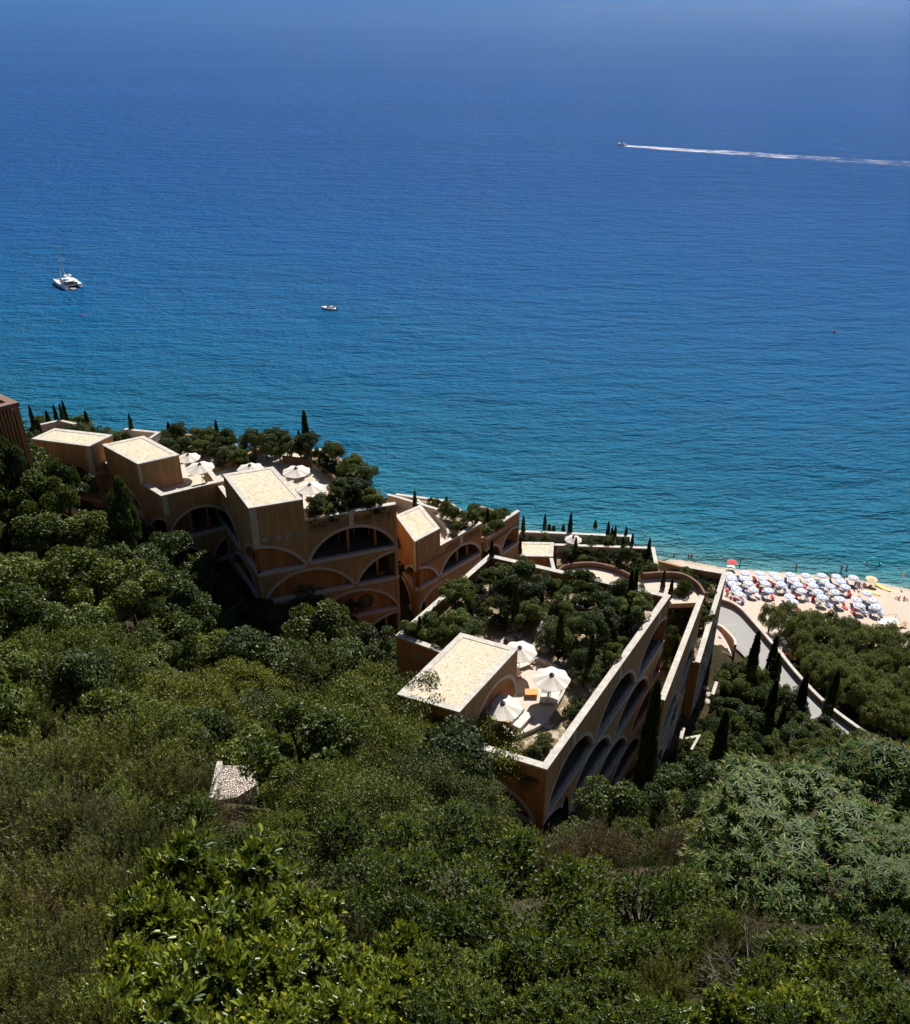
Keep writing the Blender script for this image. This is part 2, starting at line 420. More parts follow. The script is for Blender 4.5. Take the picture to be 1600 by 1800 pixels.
SEA_GLOSS = 0.24        # share of the mirror-like reflection that a ruffled sea keeps
def _sea():
    t = NT('sea_water'); p = t.pos(); sp = t.n('ShaderNodeSeparateXYZ'); t.put(sp.inputs[0], p)
    # metres of open water from the shore (the bed falls away from it): the water's own colour follows its depth; the far stops paint in pale sea haze
    x, y = sp.outputs[0], sp.outputs[1]
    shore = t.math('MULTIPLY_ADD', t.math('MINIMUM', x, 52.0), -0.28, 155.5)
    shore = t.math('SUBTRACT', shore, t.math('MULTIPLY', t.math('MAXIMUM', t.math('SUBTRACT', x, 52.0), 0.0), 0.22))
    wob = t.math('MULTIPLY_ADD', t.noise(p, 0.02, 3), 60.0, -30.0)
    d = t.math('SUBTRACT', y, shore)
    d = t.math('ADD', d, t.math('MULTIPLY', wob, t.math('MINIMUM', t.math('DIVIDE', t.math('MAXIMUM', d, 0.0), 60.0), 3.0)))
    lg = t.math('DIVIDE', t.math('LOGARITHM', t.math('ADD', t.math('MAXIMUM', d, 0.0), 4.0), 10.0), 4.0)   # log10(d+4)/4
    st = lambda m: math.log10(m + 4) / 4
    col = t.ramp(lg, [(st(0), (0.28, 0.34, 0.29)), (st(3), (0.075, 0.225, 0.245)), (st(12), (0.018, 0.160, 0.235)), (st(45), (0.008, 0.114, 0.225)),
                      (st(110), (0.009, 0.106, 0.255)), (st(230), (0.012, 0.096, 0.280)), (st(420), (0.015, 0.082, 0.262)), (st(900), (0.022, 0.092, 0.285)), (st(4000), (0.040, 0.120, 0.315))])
    patch = t.noise(t.scale(p, (0.0016, 0.006, 1)), 1.0, 4, 0.6)
    col = t.mix(t.ramp(patch, [(0.35, (0.16,) * 3), (0.65, (0, 0, 0))]), col, (0.006, 0.045, 0.12))
    w0 = t.noise(t.scale(p, (0.030, 0.075, 1)), 1.0, 3, 0.65)
    w1 = t.noise(t.scale(p, (0.10, 0.26, 1)), 1.0, 3, 0.6)
    w2 = t.noise(t.scale(p, (0.42, 0.95, 1)), 1.0, 3, 0.62)
    w3 = t.noise(t.scale(p, (1.9, 3.0, 1)), 1.0, 2, 0.6)
    h = t.math('ADD', t.math('MULTIPLY_ADD', w0, 5.0, t.math('MULTIPLY', w1, 3.2)), t.math('ADD', t.math('MULTIPLY', w2, 1.7), t.math('MULTIPLY', w3, 0.22)))
    bp = t.n('ShaderNodeBump', Height=h, Strength=1.0, Distance=1.0)
    df = t.n('ShaderNodeBsdfDiffuse', Color=col, Normal=bp.outputs[0])
    gl = t.n('ShaderNodeBsdfAnisotropic', Color=(0.75, 0.88, 1.0, 1), Roughness=0.12, Normal=bp.outputs[0])
    fr = t.n('ShaderNodeFresnel', IOR=1.33, Normal=bp.outputs[0])
    mx = t.n('ShaderNodeMixShader', _label='surface'); t.put(mx.inputs[0], t.math('MULTIPLY', fr.outputs[0], SEA_GLOSS))
    t.t.links.new(df.outputs[0], mx.inputs[1]); t.t.links.new(gl.outputs[0], mx.inputs[2]); t.t.links.new(mx.outputs[0], t.out.inputs[0])
    return t.m
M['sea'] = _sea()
def _foam():
    t = NT('wake_foam'); p = t.objc(); sp = t.n('ShaderNodeSeparateXYZ'); t.put(sp.inputs[0], p)
    a = t.noise(t.scale(p, (0.05, 0.55, 1)), 1.0, 5, 0.75)
    u = t.math('DIVIDE', sp.outputs[0], 330.0)
    thr = t.math('MULTIPLY_ADD', u, 0.20, 0.42)
    al = t.math('MULTIPLY', t.math('MINIMUM', t.math('MAXIMUM', t.math('MULTIPLY', t.math('SUBTRACT', a, thr), 9.0), 0.0), 1.0), t.math('MULTIPLY_ADD', u, -0.70, 0.95))
    t.set('Base Color', (0.72, 0.77, 0.80, 1)); t.set('Roughness', 0.9); t.set('Alpha', al)
    return t.m
M['foam'] = _foam()
# ------------------------------------------------------------------ terrain from surveyed spots
SPOTS = np.array([
 (0,-60,140),(-80,-60,145),(80,-60,135),(0,-20,108),(0,0,92.0),(0,2,90.0),(-30,0,95),(30,0,90),(-80,0,104),(80,0,88),(0,5,87.0),(0,7.5,84.5),(-8,6,86.6),(8,6,85.8),(0,15,76.2),(-15,15,78.0),(12,15,75.5),
 (-20,10,83.5),(0,10,82.0),(12,10,80.6),(30,10,78),(-8,20,70.5),(8,20,69),(25,25,62),(-30,25,71),(-60,25,80),(60,25,60),(-11,31,60.5),(10,35,51),(0,34,56),
 (-20,45,48),(0,45,43),(-40,45,57),(-60,50,61),(20,45,41),(40,45,38),(60,45,36),(100,45,34),(-100,50,70),
 (8,49,35),(3,53,33),(8,54,31),(-5,55,37.5),(17,54,30.5),(14.5,63,22.5),(24,60,25),(30,70,17),(45,75,16),(70,75,13),(19.5,68.5,18.5),(24,75,14.5),(28,82,13),(36,95,8.2),(44,110,7.3),(50,100,7.4),(54,90,7.6),(60,80,10),
 (24,86,19),(20,80,20),(14,78,22),(0,75,26),(8,66,30),(40,60,23),(60,60,21),(100,65,18),(90,90,6),(65,100,4),(60,115,3.6),(70,123,2.6),(60,131,1.9),(50,136,1.2),(80,124,1.9),(100,115,2.0),
 (40.5,144.6,0),(52.4,142.0,0),(65,140.2,0),(75,138.3,0),(84.4,135.1,0),(110,128,0),(160,118,0),(60,155,-3),(90,150,-3),(40,162,-3),(150,140,-4),(200,130,-5),
 (42,122,5),(38,133,2.0),(30,137,0),(31,115,13),(20,128,9),(20,139,0),(14,112,18),(5,137,0),(0,148,-2),(-8,113,29),(-10,130,12),(-20,113,37),(-20,135,12),(-25,157,-2),
 (-40,113,38),(-40,135,14),(-52,113,40),(-50,167,-3),(-72,120,38),(-80,150,12),(-80,187,-3),(-120,130,45),(-140,195,-4),(-250,200,-4),(-200,120,60),
 (-48,98,37),(-36,92,33.5),(-28,85,29),(-18,83,24.5),(-9,86,23),(-4,92,23),(2,97,22),(-6,80,25),(5,88,25),(12,103,19),
 (-16,76,29),(-30,75,36),(-45,80,41),(-62,87,45),(-20,62,37),(-5,65,33),(-8,72,29),(-35,60,46),(-50,65,49),(-75,60,60),(-90,85,55),(-140,60,85),(140,20,80),(140,80,16),(200,60,30)], float)
def _kern(A, B):
    d = np.sqrt(((A[:, None, :] - B[None, :, :]) ** 2).sum(-1))
    return np.sqrt(d * d + 4.0)
_n = len(SPOTS)
_A = np.zeros((_n + 3, _n + 3))
_A[:_n, :_n] = _kern(SPOTS[:, :2], SPOTS[:, :2]); _A[:_n, _n] = 1; _A[:_n, _n + 1:] = SPOTS[:, :2]
_A[_n, :_n] = 1; _A[_n + 1:, :_n] = SPOTS[:, :2].T
_W = np.linalg.solve(_A, np.concatenate([SPOTS[:, 2], [0, 0, 0]]))
def gz_arr(P):
    out = np.empty(len(P))
    for i in range(0, len(P), 20000):
        Q = P[i:i + 20000]
        out[i:i + 20000] = _kern(Q, SPOTS[:, :2]) @ _W[:_n] + _W[_n] + Q @ _W[_n + 1:]
    return out
def gz(x, y): return float(gz_arr(np.array([[x, y]], float))[0])

def grid_mesh(name, xs, ys, zfun, mat_):
    X, Y = np.meshgrid(xs, ys); P = np.stack([X.ravel(), Y.ravel()], 1)
    Z = zfun(P)
    nx, ny = len(xs), len(ys)
    i = np.arange(nx * ny).reshape(ny, nx)
    F = np.stack([i[:-1, :-1].ravel(), i[:-1, 1:].ravel(), i[1:, 1:].ravel(), i[1:, :-1].ravel()], 1)
    return np_mesh(name, np.column_stack([P, Z]), F, mat_, True)
def rough(P): return 0.35 * np.sin(P[:, 0] * 0.9 + 1.3 * np.sin(P[:, 1] * 0.7)) * np.sin(P[:, 1] * 0.8 + 1.1 * np.sin(P[:, 0] * 0.5))
def terr(P):
    z = gz_arr(P)
    return z + rough(P) * np.clip((z - 5) / 10, 0, 1) - 0.12 * (z < 6)
o = link('terrain', grid_mesh('terrain', np.arange(-240, 221, 1.6), np.arange(-70, 214, 1.6), terr, M['ground']))
tag(o, kind='structure')
o = link('beach', grid_mesh('beach', np.arange(26, 135, 0.7), np.arange(108, 152, 0.7), lambda P: gz_arr(P) + 0.05 + 0.03 * np.sin(P[:, 0] * 3.1 + np.sin(P[:, 1] * 2.3)) * np.cos(P[:, 1] * 2.7), M['sand']))
tag(o, kind='structure')
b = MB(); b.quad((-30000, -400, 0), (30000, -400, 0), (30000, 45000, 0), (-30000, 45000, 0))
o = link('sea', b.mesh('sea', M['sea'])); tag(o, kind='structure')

def smooth_line(pts, n=8):
    """Catmull-Rom through the points"""
    P = [np.array(p, float) for p in pts]; P = [2 * P[0] - P[1]] + P + [2 * P[-1] - P[-2]]
    out = []
    for i in range(1, len(P) - 2):
        for k in range(n):
            t = k / n; a, b_, c, d = P[i - 1], P[i], P[i + 1], P[i + 2]
            out.append(0.5 * (2 * b_ + (c - a) * t + (2 * a - 5 * b_ + 4 * c - d) * t * t + (3 * b_ - a - 3 * c + d) * t ** 3))
    out.append(P[-2]); return out
# the pale road that curls down behind the last arcade wall
ROAD_R = smooth_line([(40, 122.0), (44.3, 120.2), (46.4, 118.2), (47.6, 114.4), (49.2, 107.5), (50.4, 101.6), (52.2, 95.6), (55.2, 90.0), (60, 83), (68, 76), (80, 72)])
ROAD_L = smooth_line([(33, 116), (38, 113), (41.5, 112), (43.2, 108.5), (44.5, 104.8), (46.2, 99.2), (48.6, 93.0), (51.6, 87.5), (56, 80), (66, 72), (79, 67.5)])
b = MB()
for i in range(len(ROAD_R) - 1):
    a0, a1, c0, c1 = ROAD_L[i], ROAD_L[i + 1], ROAD_R[i], ROAD_R[i + 1]
    b.hexa([(*a0, 5.5), (*c0, 5.5), (*c1, 5.5), (*a1, 5.5), (*a0, 8), (*c0, 8), (*c1, 8), (*a1, 8)][::1])
o = link('road', b.mesh('road', M['road'])); tag(o, kind='structure')
rw = empty('road_wall', (50.4, 101.6, 8)); tag(rw, 'low pale retaining wall curving along the outer edge of the road', 'wall')
quick('wall_body', rw, M['corten'], lambda b: b.strip([tuple(p) for p in ROAD_R], -0.32, -0.02, 4.0, 8.75))
quick('coping', rw, M['coping'], lambda b: b.strip([tuple(p) for p in ROAD_R], -0.42, 0.08, 8.75, 8.9))
quick('kerb', rw, M['trim'], lambda b: b.strip([tuple(p) for p in ROAD_R], 0.10, 0.34, 7.9, 8.14))
# ------------------------------------------------------------------ villas
def facade(root, P, ang, side, u0, u1, tops, bottom, arches, wallmat, thick=0.5, ring=0.34, posts=True, k0=0):
    """one wall with rows of segmental arches; u runs along the wall, o is outwards"""
    d = np.array([math.cos(math.radians(ang)), math.sin(math.radians(ang))])
    n = side * np.array([d[1], -d[0]])
    P = np.array(P, float)
    def W(u, o_, z): q = P + d * u + n * o_; return (q[0], q[1], z)
    for a in arches:
        a['R'] = (a['a'] ** 2 + a['h'] ** 2) / (2 * a['h']); a['zc'] = a['z0'] + a['h'] - a['R']
    def hi(a, u): return a['zc'] + math.sqrt(max(0, a['R'] ** 2 - (u - a['c']) ** 2))
    brk = {round(u0, 4), round(u1, 4)}
    for t0, t1, *_ in tops: brk |= {round(min(max(t0, u0), u1), 4), round(min(max(t1, u0), u1), 4)}
    for a in arches:
        for k in range(33):
            u = a['c'] - a['a'] * math.cos(math.pi * k / 32)
            if u0 <= u <= u1: brk.add(round(u, 4))
    brk = sorted(brk)
    brk = [b_ for i, b_ in enumerate(brk) if i == 0 or b_ - brk[i - 1] > 1e-3]
    def solid(um, u):
        """solid height intervals at u, for the column whose middle is um"""
        top = [t for t in tops if t[0] - 1e-4 <= um <= t[1] + 1e-4][0]
        zt = top[2] if len(top) == 3 else top[2] + (top[3] - top[2]) * (u - top[0]) / (top[1] - top[0])
        op = sorted((a['z0'], max(a['z0'], hi(a, u))) for a in arches if abs(um - a['c']) < a['a'])
        iv = []; z = bottom
        for l, h in op:
            iv.append((z, l)); z = h
        iv.append((z, zt))
        return iv
    mb = MB(); mb.v = []
    prev = None
    for i in range(len(brk) - 1):
        ua, ub = brk[i], brk[i + 1]; um = (ua + ub) / 2
        A, B = solid(um, ua), solid(um, ub)
        for (a0, a1), (b0, b1) in zip(A, B):
            f = [W(ua, 0, a0), W(ub, 0, b0), W(ub, 0, b1), W(ua, 0, a1)]
            k = [W(ua, -thick, a0), W(ub, -thick, b0), W(ub, -thick, b1), W(ua, -thick, a1)]
            mb.quad(*f); mb.quad(*k[::-1]); mb.quad(f[3], f[2], k[2], k[3]); mb.quad(k[0], k[1], f[1], f[0])
        cur = A
        if prev is None or i == 0: segs = A
        else:                                   # jambs and steps: where the solid changes across the break
            zs = sorted({z for iv in (prev, cur) for p in iv for z in p}); segs = []
            for z0_, z1_ in zip(zs, zs[1:]):
                zm = (z0_ + z1_) / 2
                if z1_ - z0_ > 0.01 and any(p[0] < zm < p[1] for p in prev) != any(p[0] < zm < p[1] for p in cur): segs.append((z0_, z1_))
        for z0_, z1_ in segs: mb.quad(W(ua, 0, z0_), W(ua, 0, z1_), W(ua, -thick, z1_), W(ua, -thick, z0_))
        prev = B
    for z0_, z1_ in prev: mb.quad(W(u1, 0, z0_), W(u1, -thick, z0_), W(u1, -thick, z1_), W(u1, 0, z1_))
    wo = wlink('wall', mb.mesh('wall', wallmat), root)
    for j, a in enumerate(arches):
        pr = 0.03 + 0.004 * ((j * 2 + k0) % 5)
        lo, hi_u = max(u0, a['c'] - a['a']), min(u1, a['c'] + a['a'])
        # arch ring
        mb = MB(); N = 28; vv = []; th0 = math.asin(max(-1, min(1, (lo - a['c']) / a['R']))); th1 = math.asin(max(-1, min(1, (hi_u - a['c']) / a['R'])))
        for k in range(N + 1):
            th = th0 + (th1 - th0) * k / N; s, c = math.sin(th), math.cos(th)
            r0, r1 = a['R'] - 0.015, a['R'] + ring
            for r, o_ in ((r0, -0.3), (r0, pr), (r1, pr), (r1, -0.3)):
                vv.append(W(min(max(a['c'] + r * s, u0 - 0.02), u1 + 0.02), o_, a['zc'] + r * c))
        ff = []
        for k in range(N):
            q = 4 * k
            for e in range(4): ff.append((q + e, q + (e + 1) % 4, q + 4 + (e + 1) % 4, q + 4 + e))
        ff += [(0, 1, 2, 3), (4 * N + 3, 4 * N + 2, 4 * N + 1, 4 * N)]
        mb.add(vv, ff); wlink('arch_trim', mb.mesh('arch_trim', M['trim']), root)
        # sill
        mb = MB(); mb.hexa([W(lo, -0.45, a['z0'] - 0.36), W(hi_u, -0.45, a['z0'] - 0.36), W(hi_u, pr + 0.03, a['z0'] - 0.36), W(lo, pr + 0.03, a['z0'] - 0.36),
                            W(lo, -0.45, a['z0'] + 0.04), W(hi_u, -0.45, a['z0'] + 0.04), W(hi_u, pr + 0.03, a['z0'] + 0.04), W(lo, pr + 0.03, a['z0'] + 0.04)])
        wlink('sill', mb.mesh('sill', M['trim']), root)
        dep = a.get('dep', 0.62 if a['k'] == 'wood' else 3.6)
        l2, h2 = lo + 0.04, hi_u - 0.04; ct = a['z0'] + a['h'] + 0.12; fl = a['z0'] - 0.02
        def part(name, m, fn, parent=root):
            q = MB(); fn(q); return wlink(name, q.mesh(name, m), parent)
        if a['k'] == 'wood':
            part('boarded_panel', M['wood'], lambda q: q.hexa([W(l2, -dep, fl), W(h2, -dep, fl), W(h2, -dep + 0.1, fl), W(l2, -dep + 0.1, fl), W(l2, -dep, ct), W(h2, -dep, ct), W(h2, -dep + 0.1, ct), W(l2, -dep + 0.1, ct)]))
            if a.get('rw'):
                ru, rz, rr = a['rw']
                def disc(q, r, o0, o1, r_in=0.0):
                    v = []; f = []; K = 24
                    for k in range(K):
                        an = 2 * math.pi * k / K
                        for rr_, o_ in ((r_in, o1), (r, o1), (r, o0)): v.append(W(ru + rr_ * math.cos(an), o_, rz + rr_ * math.sin(an)))
                    for k in range(K):
                        x, y = 3 * k, 3 * ((k + 1) % K)
                        f += [(x, x + 1, y + 1, y), (x + 1, x + 2, y + 2, y + 1)]
                    q.add(v, f)
                win = part('round_window', M['glass'], lambda q: disc(q, rr, -dep + 0.1, -dep + 0.125))
                part('window_frame', M['darkmetal'], lambda q: disc(q, rr + 0.1, -dep + 0.1, -dep + 0.2, rr - 0.06), win)
                part('mullion', M['timber'], lambda q: q.hexa([W(ru - 0.04, -dep + 0.12, rz - rr), W(ru + 0.04, -dep + 0.12, rz - rr), W(ru + 0.04, -dep + 0.19, rz - rr), W(ru - 0.04, -dep + 0.19, rz - rr),
                                                               W(ru - 0.04, -dep + 0.12, rz + rr), W(ru + 0.04, -dep + 0.12, rz + rr), W(ru + 0.04, -dep + 0.19, rz + rr), W(ru - 0.04, -dep + 0.19, rz + rr)]), win)
        else:
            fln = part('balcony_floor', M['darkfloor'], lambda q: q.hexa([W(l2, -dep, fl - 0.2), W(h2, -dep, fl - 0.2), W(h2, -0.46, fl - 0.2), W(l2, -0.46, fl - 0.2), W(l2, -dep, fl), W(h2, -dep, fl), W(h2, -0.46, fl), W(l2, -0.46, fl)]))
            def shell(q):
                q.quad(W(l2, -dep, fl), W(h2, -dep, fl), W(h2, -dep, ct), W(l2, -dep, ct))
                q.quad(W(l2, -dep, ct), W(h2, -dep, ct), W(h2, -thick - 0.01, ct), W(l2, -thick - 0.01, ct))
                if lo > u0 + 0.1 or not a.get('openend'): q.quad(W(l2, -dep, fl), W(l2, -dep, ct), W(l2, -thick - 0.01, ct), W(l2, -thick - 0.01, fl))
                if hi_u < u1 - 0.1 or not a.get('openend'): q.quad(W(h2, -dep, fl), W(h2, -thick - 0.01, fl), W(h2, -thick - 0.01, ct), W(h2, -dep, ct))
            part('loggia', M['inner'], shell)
            g0, g1 = l2 + 0.5, h2 - 0.5
            gl = part('glazing', M['glass'], lambda q: q.hexa([W(g0, -dep + 0.03, fl + 0.02), W(g1, -dep + 0.03, fl + 0.02), W(g1, -dep + 0.08, fl + 0.02), W(g0, -dep + 0.08, fl + 0.02),
                                                               W(g0, -dep + 0.03, ct - 0.5), W(g1, -dep + 0.03, ct - 0.5), W(g1, -dep + 0.08, ct - 0.5), W(g0, -dep + 0.08, ct - 0.5)]))
            nm = max(2, int((g1 - g0) / 1.8))
            for k in range(nm + 1):
                uu = g0 + (g1 - g0) * k / nm
                part('mullion', M['timber'], lambda q: q.hexa([W(uu - .07, -dep + .03, fl), W(uu + .07, -dep + .03, fl), W(uu + .07, -dep + .2, fl), W(uu - .07, -dep + .2, fl), W(uu - .07, -dep + .03, ct - .4), W(uu + .07, -dep + .03, ct - .4), W(uu + .07, -dep + .2, ct - .4), W(uu - .07, -dep + .2, ct - .4)]), gl)
            for ps in a.get('posts', ()):
                if lo < ps < hi_u:
                    zt = hi(a, ps)
                    part('timber_post', M['timber'], lambda q: q.hexa([W(ps - .14, -1.2, fl), W(ps + .14, -1.2, fl), W(ps + .14, -.92, fl), W(ps - .14, -.92, fl), W(ps - .14, -1.2, ct), W(ps + .14, -1.2, ct), W(ps + .14, -.92, ct), W(ps - .14, -.92, ct)]))
            # railing, between the points where the arch is 1.05 m high
            uu = [u for u in np.linspace(lo + 0.05, hi_u - 0.05, 60) if hi(a, u) > fl + 1.15]
            if len(uu) > 3:
                def rail(q):
                    ra, rb = uu[0], uu[-1]
                    for zz in (1.0, 0.55): q.tube([W(ra, -0.2, fl + zz), W(rb, -0.2, fl + zz)], 0.03, 5)
                    for u in np.linspace(ra, rb, max(3, int((rb - ra) / 1.4))): q.tube([W(u, -0.2, fl), W(u, -0.2, fl + 1.0)], 0.025, 5)
                part('railing', M['darkmetal'], rail)
        if a.get('pil') and u0 < a['c'] < u1:   # pilaster from the crown to the coping
            top = [t for t in tops if t[0] - 1e-4 <= a['c'] <= t[1] + 1e-4][0][2]
            if u0 < a['c'] < u1:
                part('pilaster', M['trim'], lambda q: q.hexa([W(a['c'] - .3, 0.002, a['z0'] + a['h'] + .1), W(a['c'] + .3, 0.002, a['z0'] + a['h'] + .1), W(a['c'] + .3, .045, a['z0'] + a['h'] + .1), W(a['c'] - .3, .045, a['z0'] + a['h'] + .1),
                                                              W(a['c'] - .3, 0.002, top - .01), W(a['c'] + .3, 0.002, top - .01), W(a['c'] + .3, .045, top - .01), W(a['c'] - .3, .045, top - .01)]))
    return W
def coping(root, pts, z, w_in=0.5, w_out=0.05, h=0.16, closed=False, name='coping'):
    quick(name, root, M['coping'], lambda b: b.strip(pts, -w_out, w_in, z - 0.02, z + h, closed=closed))
def block(root, quad, z0, z1, wallmat, inset=0.06):
    """upper room: walls set just behind the facade planes, a gravel roof inside a pale rim"""
    Q = [np.array(q, float) for q in quad]; c = sum(Q) / 4
    q2 = [p + (c - p) / np.linalg.norm(c - p) * inset * 1.41 for p in Q]
    quick('room_walls', root, wallmat, lambda b: b.prism([tuple(p) for p in q2], z0, z1 - 0.02))
    a = sum(Q[i][0] * Q[(i + 1) % 4][1] - Q[(i + 1) % 4][0] * Q[i][1] for i in range(4))
    if a < 0: Q = Q[::-1]
    P4 = [tuple(p) for p in Q]
    rf = quick('roof_gravel', root, M['gravel'], lambda b: b.prism([tuple(p + (c - p) / np.linalg.norm(c - p) * 0.5) for p in Q], z1 - 0.01, z1 + 0.12))
    coping(root, P4, z1, 0.52, 0.04, 0.17, True, 'roof_rim')
def deck(root, poly, z, th=0.5, m='paving', name='terrace_floor'):
    return quick(name, root, M[m], lambda b: b.prism(poly, z - th, z))
def along(P, ang, u): return (P[0] + math.cos(math.radians(ang)) * u, P[1] + math.sin(math.radians(ang)) * u)
def AR(c, a, z0, h, k='open', **kw): return dict(c=c, a=a, z0=z0, h=h, k=k, **kw)
def corner_post(root, P, ang, side, z0, z1, w=0.6):
    d = np.array([math.cos(math.radians(ang)), math.sin(math.radians(ang))]); n = side * np.array([d[1], -d[0]]); P = np.array(P, float)
    q = lambda u, o_: tuple(P + d * u + n * o_)
    quick('corner_post', root, M['trim'], lambda b: b.prism([q(-0.02, 0.04), q(w, 0.04), q(w, -0.2), q(-0.02, -0.2)], z0, z1))

# ---- villa at the far left
v = empty('villa', (-45.8, 100.7, 37)); tag(v, 'low tan villa with a cream gravel roof beside the slatted tower', 'villa', 'arched hillside villas')
F1 = (-45.8, 100.7); Q1 = [F1, (-44.0, 104.0), (-52.2, 106.0), (-53.9, 102.9)]
facade(v, F1, 165, -1, 0, 8.35, [(0, 8.35, 46)], 33, [AR(0, 4.2, 38.4, 3.6, 'wood')], M['wall'])
facade(v, F1, 62, 1, 0, 3.75, [(0, 3.75, 46)], 33, [AR(0, 3.6, 38.4, 3.6, 'wood')], M['wall'], k0=1)
block(v, Q1, 36, 46, M['wall']); corner_post(v, F1, 165, -1, 42.1, 45.95, 0.75)
# ---- second villa
v = empty('villa', (-38.2, 95.8, 34)); tag(v, 'tan villa with a cream roof block and parasol terrace, left of the tallest villa', 'villa', 'arched hillside villas')
F2 = (-38.2, 95.8); P2 = along(F2, 137, -4.4)
facade(v, F2, 137, -1, -4.4, 12.6, [(-4.4, 0, 43.3), (0, 8.6, 46), (8.6, 12.6, 43.1)], 31,
       [AR(5.0, 3.7, 38.4, 2.9, 'wood', rw=(2.9, 39.6, 0.75)), AR(12.6, 3.9, 38.4, 3.2), AR(-4.4, 4.6, 36.2, 3.6), AR(0.6, 3.9, 34.0, 3.1, 'wood'), AR(9, 3.9, 34.0, 3.1)], M['wall'])
W2r = facade(v, P2, 30, 1, 0, 9.0, [(0, 9.0, 43.3)], 28, [AR(4.1, 3.9, 37.0, 3.6, posts=(3.0, 5.2)), AR(9.0, 4.0, 32.6, 3.5), AR(0, 4.0, 32.6, 3.5)], M['wall'], k0=1)
block(v, [F2, along(F2, 30, 5.0), (-39.9, 103.7), (-44.3, 101.1)], 42.2, 46, M['wall']); corner_post(v, P2, 30, 1, 40.6, 43.2); corner_post(v, F2, 137, -1, 43.3, 45.95, 0.5)
e2 = along(P2, 30, 9.0)
deck(v, [along(P2, 137, .5), along(P2, 30, 8.9), (-25.5, 101.0), (-30, 110), (-39, 112), along(F2, 137, 12.4)], 42.2)
coping(v, [along(F2, 137, 12.6), along(F2, 137, 8.6)], 43.1, 0.5); coping(v, [along(F2, 137, -0.05), P2, e2], 43.3, 0.62, 0.05)
quick('rear_wall', v, M['wall'], lambda b: b.strip([(-30, 110), (-39, 112), along(F2, 137, 12.4)], -0.3, 0, 33, 42.6))
# ---- the tallest villa, at the centre of the row
v = empty('villa', (-22.7, 85.1, 26)); tag(v, 'tallest tan villa with stacked grey-rimmed arches and a planted roof terrace', 'villa', 'arched hillside villas')
F3 = (-22.7, 85.1)
facade(v, F3, 19.8, 1, 0, 16.8, [(0, 6.0, 46), (6.0, 16.8, 43.3)], 19,
       [AR(0, 5.6, 37.4, 3.4, 'wood'), AR(11.35, 5.2, 37.7, 3.6, posts=(11.0, 14.3), pil=1), AR(5.8, 5.3, 33.3, 3.3, 'wood'), AR(16.8, 5.2, 33.3, 3.6, posts=(14.4,), openend=1),
        AR(0, 5.4, 28.9, 3.5, 'wood'), AR(11.35, 5.2, 28.75, 3.5, 'wood', rw=(12.6, 30.2, 0.85)), AR(5.8, 5.2, 24.3, 3.6), AR(16.8, 5.2, 24.3, 3.6, posts=(15.2,), openend=1)], M['wall'])
facade(v, F3, 120, -1, 0, 18.0, [(0, 9.3, 46), (9.3, 18.0, 42.9)], 20,
       [AR(0, 4.5, 37.4, 3.2, 'wood', rw=(1.5, 38.6, 0.7)), AR(10.9, 5.1, 37.4, 3.3), AR(5.5, 5.0, 33.0, 3.3, 'wood'), AR(16.4, 5.0, 33.0, 3.4), AR(0, 4.8, 28.7, 3.3), AR(10.9, 5.0, 28.7, 3.4)], M['wall'], k0=1)
E3 = along(F3, 19.8, 16.8); B3 = along(F3, 120, 18.0)
block(v, [F3, along(F3, 19.8, 5.98), (-21.8, 95.1), along(F3, 120, 9.3)], 42.0, 46, M['wall']); corner_post(v, F3, 19.8, 1, 40.9, 45.95, 0.75)
deck(v, [along(F3, 19.8, 1), along(F3, 19.8, 16.4), (-15.2, 104.6), (-24, 110), along(F3, 120, 17.8)], 42.0)
coping(v, [E3, along(F3, 19.8, 6.0)][::-1], 43.3, 0.55); coping(v, [along(F3, 120, 18.0), along(F3, 120, 9.3)], 42.9, 0.55)
quick('rear_wall', v, M['wall'], lambda b: b.strip([E3, (-15.2, 104.6), (-24, 110), B3], 0.02, 0.4, 24, 42.7))
quick('planter_soil', v, M['soil'], lambda b: b.prism([along(F3, 19.8, 6.4), along(F3, 19.8, 16.2), (-15.4, 104), (-20.0, 104.5), (-16.3, 100.5), (-13.6, 96.5), (-14.5, 93), (-17.5, 90.2)], 42.01, 42.75))
quick('curved_parapet', v, M['corten'], lambda b: b.strip([tuple(p) for p in smooth_line([(-22.5, 104.6), (-18.5, 103.2), (-15.6, 99.8), (-14.1, 96.2), (-14.8, 93.6), (-17.2, 91.6)], 6)], -0.25, 0.0, 42.0, 42.95))
# ---- fourth villa
v = empty('villa', (-5.0, 94.2, 23)); tag(v, 'tan villa with a round window, right behind the tallest villa', 'villa', 'arched hillside villas')
F4 = (-5.0, 94.2)
facade(v, F4, 46, 1, 0, 12.4, [(0, 4.45, 36), (4.45, 12.4, 33.4)], 17,
       [AR(0, 4.0, 28.8, 2.9, 'wood'), AR(8.4, 3.85, 28.85, 2.75, posts=(8.6, 10.6), pil=1), AR(4.2, 3.9, 24.5, 3.0, 'wood'), AR(12.4, 3.9, 24.5, 3.0), AR(8.4, 3.8, 20.2, 3.0)], M['wall'])
facade(v, F4, 113, -1, 0, 8.0, [(0, 8.0, 36)], 17, [AR(0, 4.2, 28.7, 2.9, 'wood', rw=(2.3, 29.9, 0.8)), AR(5.2, 3.2, 24.4, 2.8)], M['wall_red'], k0=1)
block(v, [F4, along(F4, 46, 4.4), (-4.6, 103.4), along(F4, 113, 7.0)], 32.4, 36, M['wall']); corner_post(v, F4, 46, 1, 31.6, 35.95, 0.7)
E4 = along(F4, 46, 12.4)
deck(v, [along(F4, 46, 0.6), along(F4, 46, 12.1), (-1.0, 110), (-8.4, 112), along(F4, 113, 7.9)], 32.3)
